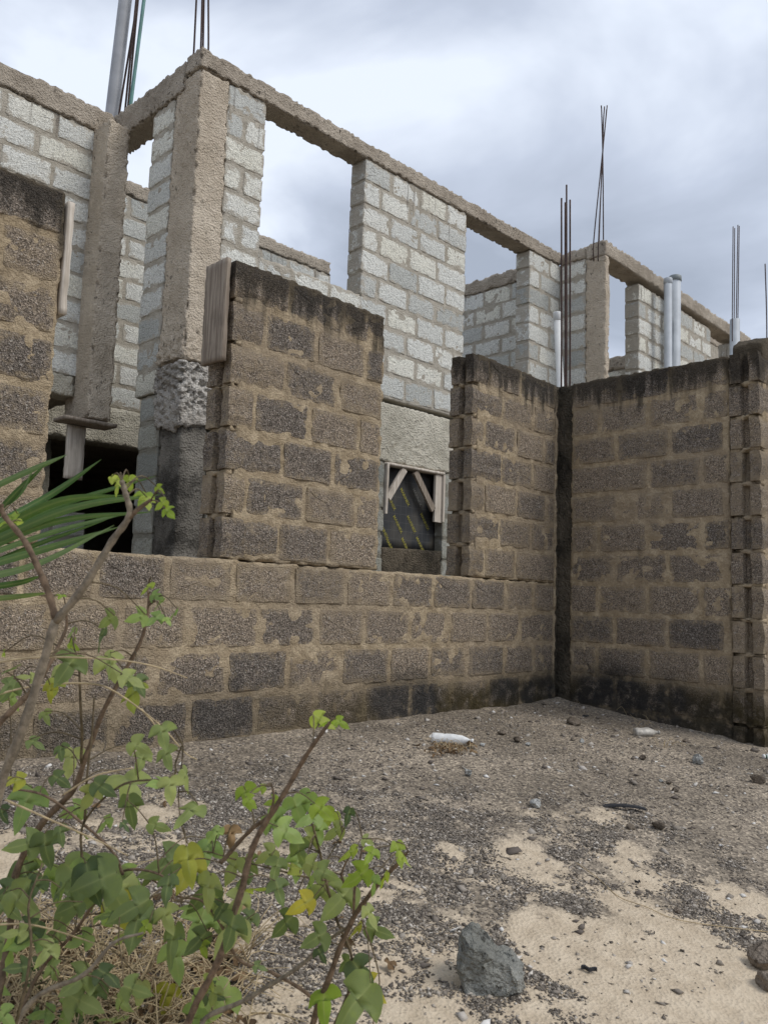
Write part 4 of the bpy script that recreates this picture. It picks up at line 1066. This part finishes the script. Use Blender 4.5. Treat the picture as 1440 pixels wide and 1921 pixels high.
stems2 = [([root2, (340, 1950, 1.6), (410, 1800, 1.58), (450, 1680, 1.56), (480, 1580, 1.55), (520, 1508, 1.53), (560, 1440, 1.52), (598, 1382, 1.5), (618, 1355, 1.5)], .0105, .0045, M_STEM),
          ([(505, 1530, 1.54), (470, 1560, 1.6), (435, 1600, 1.62), (415, 1620, 1.62)], .0045, .006, M_STEM),
          ([(500, 1545, 1.54), (512, 1500, 1.52), (508, 1470, 1.52)], .0035, .002, M_STEM),
          ([root3, (575, 1960, 1.75), (615, 1840, 1.72), (660, 1730, 1.70), (705, 1665, 1.66), (745, 1620, 1.62), (765, 1595, 1.6)], .011, .0035, M_STEM),
          ([root3, (380, 1930, 1.75), (470, 1870, 1.75), (560, 1815, 1.74), (620, 1762, 1.73), (660, 1735, 1.71)], .008, .004, M_STEMG),
          ([(648, 1655, 1.68), (642, 1640, 1.68), (648, 1618, 1.68), (660, 1600, 1.68)], .004, .002, M_STEM),
          ([(665, 1720, 1.7), (668, 1660, 1.68), (675, 1610, 1.68), (680, 1580, 1.68)], .004, .002, M_STEM),
          ([root3, (600, 1900, 1.75), (520, 1830, 1.75), (450, 1800, 1.74), (420, 1740, 1.72), (380, 1690, 1.72), (330, 1680, 1.72), (270, 1640, 1.72)], .006, .002, M_STEM),
          ([root3, (660, 1840, 1.75), (630, 1720, 1.74), (600, 1600, 1.72), (580, 1530, 1.7), (570, 1495, 1.7)], .005, .002, M_TWIG),
          ([(600, 1600, 1.72), (560, 1580, 1.72), (530, 1555, 1.72)], .0025, .0015, M_TWIG),
          ([(610, 1650, 1.72), (540, 1640, 1.7), (470, 1620, 1.7), (400, 1600, 1.7)], .003, .0015, M_TWIG),
          ([(680, 1725, 1.7), (700, 1780, 1.72), (710, 1840, 1.73), (702, 1900, 1.74), (700, 1960, 1.75)], .0022, .0018, M_TWIG),
          ([(600, 1640, 1.72), (640, 1560, 1.72), (655, 1535, 1.72)], .002, .0012, M_TWIG)]
bush('wild_bush', 'lower green bush with upright reddish-brown stems growing out of the gravel', root2[:3], stems2, LV2)

# palm seedling: blades fan out from a short stalk beyond the bush
root4 = foot(-190, 1500, 2.1)
palm = thing('palm_plant', 'young palm with long narrow green blades in front of the long wall', 'palm', root4[:3])
hub = at_depth(-70, 1040, 2.0)
V, F = tube_mesh(smooth_line([root4[:3], tuple(at_depth(-170, 1250, 2.08)), tuple(hub)], 6)-np.array(root4[:3]), np.linspace(.014, .007, 13), 8)
obj('stalk', new_mesh('stalk', V, F), M_STEMG, palm)
M_PALM = leaf_material('palm_blade', [(0, (.045, .10, .03)), (.5, (.075, .145, .045)), (1, (.16, .22, .09))], .25)
BL = [((-50, 930), (60, 880), (126, 853), 20), ((-60, 990), (30, 930), (62, 882), 22), ((-60, 1010), (90, 930), (190, 862), 26), ((-40, 1010), (20, 935), (85, 872), 20), ((-70, 1020), (120, 945), (292, 893), 20), ((-70, 1030), (100, 945), (232, 929), 26),
      ((-70, 1040), (130, 955), (300, 928), 24), ((-70, 1050), (100, 980), (285, 960), 20), ((-80, 1060), (90, 1000), (262, 956), 22), ((-80, 1075), (80, 1030), (225, 988), 26), ((-80, 1090), (60, 1060), (215, 985), 26), ((-80, 1085), (60, 1025), (200, 975), 16),
      ((-80, 1110), (30, 1095), (78, 1080), 20), ((-80, 1130), (30, 1120), (92, 1112), 18), ((-80, 1060), (20, 985), (110, 975), 16), ((-90, 1020), (10, 990), (140, 960), 14)]
for i, (a, m_, b, w) in enumerate(BL):
    dep = 2.0+RL.uniform(-.12, .12)
    L = smooth_line([at_depth(*a, 2.0), at_depth(*m_, dep), at_depth(*b, dep-.05)], 8)
    L = np.concatenate([np.array([hub]), L]) if i % 2 == 0 else L
    n = len(L); T_ = np.gradient(L, axis=0); ww = w*.62*2.0/FPX/2
    view = np.array(AX_F); V = []; F = []; ve = []
    tw = RL.uniform(-.7, .7)
    for k in range(n):
        f = k/(n-1); wd = ww*(min(1, f*5+.25))*(1-f**3.2)+.0006
        t_ = T_[k]/np.linalg.norm(T_[k]); s_ = np.cross(t_, view); s_ /= np.linalg.norm(s_); nn = np.cross(s_, t_)
        s2 = s_*math.cos(tw)+nn*math.sin(tw); n2 = -s_*math.sin(tw)+nn*math.cos(tw)
        V += [L[k]-s2*wd+n2*wd*.35, L[k], L[k]+s2*wd+n2*wd*.35]; ve += [0, 1, 0]
    for k in range(n-1):
        F += [(k*3, k*3+1, k*3+4, k*3+3), (k*3+1, k*3+2, k*3+5, k*3+4)]
    me = new_mesh('blade', np.array(V)-np.array(root4[:3]), F); face_attr(me, 'vein', np.array(ve)*.9)
    obj('blade', me, M_PALM, palm)

# dry grass stalks arching through the bushes, and the tangle of dead stems on the ground below
def stalk_set(name, label, paths, r, mat):
    o = None; Vs = []; Fs = []; b = 0
    for p in paths:
        V, F = tube_mesh(smooth_line([tuple(at_depth(*q_)) for q_ in p], 7), np.linspace(r, r*.5, (len(p)-1)*7+1), 5)
        Vs.append(V); Fs += [tuple(i+b for i in f) for f in F]; b += len(V)
    return obj(name, new_mesh(name, np.concatenate(Vs), Fs), mat)
GP = [[(-40, 1250, 1.5), (40, 1236, 1.5), (120, 1233, 1.5), (220, 1238, 1.5), (290, 1250, 1.5), (352, 1272, 1.5)], [(10, 1500, 1.55), (100, 1540, 1.55), (180, 1575, 1.56), (240, 1605, 1.57)],
      [(-30, 1310, 1.6), (60, 1288, 1.6), (160, 1282, 1.6), (215, 1297, 1.6), (300, 1360, 1.6), (345, 1410, 1.6), (370, 1425, 1.6)], [(120, 1490, 1.6), (180, 1455, 1.6), (250, 1440, 1.6)],
      [(-20, 1735, 1.6), (60, 1735, 1.6), (150, 1760, 1.62), (190, 1775, 1.63)], [(60, 1890, 1.7), (130, 1800, 1.7), (230, 1750, 1.7), (260, 1735, 1.7)], [(265, 1330, 1.62), (290, 1360, 1.62), (305, 1400, 1.62)]]
RG = np.random.RandomState(21)
Vs = []; Fs = []; b = 0
for p in GP:
    V, F = tube_mesh(smooth_line([tuple(at_depth(*q_)) for q_ in p], 7), np.linspace(.0022, .0011, (len(p)-1)*7+1), 5); Vs.append(V); Fs += [tuple(i+b for i in f) for f in F]; b += len(V)
for i in range(900):
    px, py = RG.uniform(-120, 470), RG.uniform(1730, 2000)
    if px > 330 and RG.rand() < .5: continue
    p = on_ground(px, py); L = RG.uniform(.05, .26); a = RG.uniform(0, 6.28); up_ = RG.uniform(.0, .10)*(1 if RG.rand() < .7 else 1.8)
    z0 = float(ground_z(p[0], p[1])); d = np.array([math.cos(a), math.sin(a), 0])*L; cv = np.array([-d[1], d[0], 0])*RG.uniform(-.5, .5)
    pts = [np.array([p[0], p[1], z0+.004]), np.array([p[0], p[1], z0+up_])+d*.5+cv, np.array([p[0], p[1], z0+up_*RG.uniform(0, 1.4)+.004])+d]
    V, F = tube_mesh(smooth_line(pts, 3), np.linspace(.0019, .0009, 7), 4); Vs.append(V); Fs += [tuple(i+b for i in f) for f in F]; b += len(V)
for (px, py) in ((850, 1410), (830, 1408), (870, 1412), (1245, 1400), (1205, 1360), (1100, 1320), (1180, 1340), (1120, 1318)):
    for i in range(9):
        p = on_ground(px+RG.uniform(-14, 14), py+RG.uniform(-5, 5)); L = RG.uniform(.04, .12); a = RG.uniform(0, 6.28); z0 = float(ground_z(p[0], p[1]))
        d = np.array([math.cos(a), math.sin(a), 0])*L
        pts = [np.array([p[0], p[1], z0]), np.array([p[0], p[1], z0+RG.uniform(.02, .07)])+d*.5, np.array([p[0], p[1], z0+RG.uniform(0, .06)])+d]
        V, F = tube_mesh(smooth_line(pts, 3), np.linspace(.0016, .0008, 7), 4); Vs.append(V); Fs += [tuple(i+b for i in f) for f in F]; b += len(V)
tag(obj('dry_grass', new_mesh('dry_grass', np.concatenate(Vs), Fs), M_STRAW), 'tangle of dry straw and dead stems under the bushes', 'dry grass', kind='stuff')
# dead leaves under the bush and by the white bottle
lm = leaf_mesh(3); co = np.zeros(len(lm.vertices)*3); lm.vertices.foreach_get('co', co); LC = co.reshape(-1, 3); LF = np.array([list(p.vertices) for p in lm.polygons])
Vs = []; Fs = []; b = 0
spots = [(RG.uniform(-100, 460), RG.uniform(1740, 1990)) for _ in range(420)]+[(RG.normal(842, 22), RG.normal(1410, 6)) for _ in range(60)]+[(RG.uniform(-50, 760), RG.uniform(1480, 1900)) for _ in range(40)]
for (px, py) in spots:
    p = on_ground(px, py); s_ = RG.uniform(.015, .045); a = RG.uniform(0, 6.28)
    V = LC*s_; V = V*np.array([1, 1, 2.2]); t1 = RG.normal(0, .6); c, sn = math.cos(t1), math.sin(t1)
    V = np.stack([V[:, 0]*c-V[:, 2]*sn, V[:, 1], V[:, 0]*sn+V[:, 2]*c], -1); c, sn = math.cos(a), math.sin(a)
    V = np.stack([V[:, 0]*c-V[:, 1]*sn, V[:, 0]*sn+V[:, 1]*c, V[:, 2]-V[:, 2].min()+.002], -1)+np.array([p[0], p[1], float(ground_z(p[0], p[1]))])
    Vs.append(V); Fs.append(LF+b); b += len(V)
md = new_mesh('dead_leaves', np.concatenate(Vs), np.concatenate(Fs))
M = Mat('leaf_litter', .9, .1); nn = M.noise(9, 3); M.color(M.ramp(nn, [(.3, (.06, .04, .025)), (.5, (.17, .11, .06)), (.65, (.30, .21, .12)), (.8, (.40, .30, .19))]))
tag(obj('dead_leaves', md, M.m), 'curled brown dead leaves littering the soil', 'dead leaves', kind='stuff')
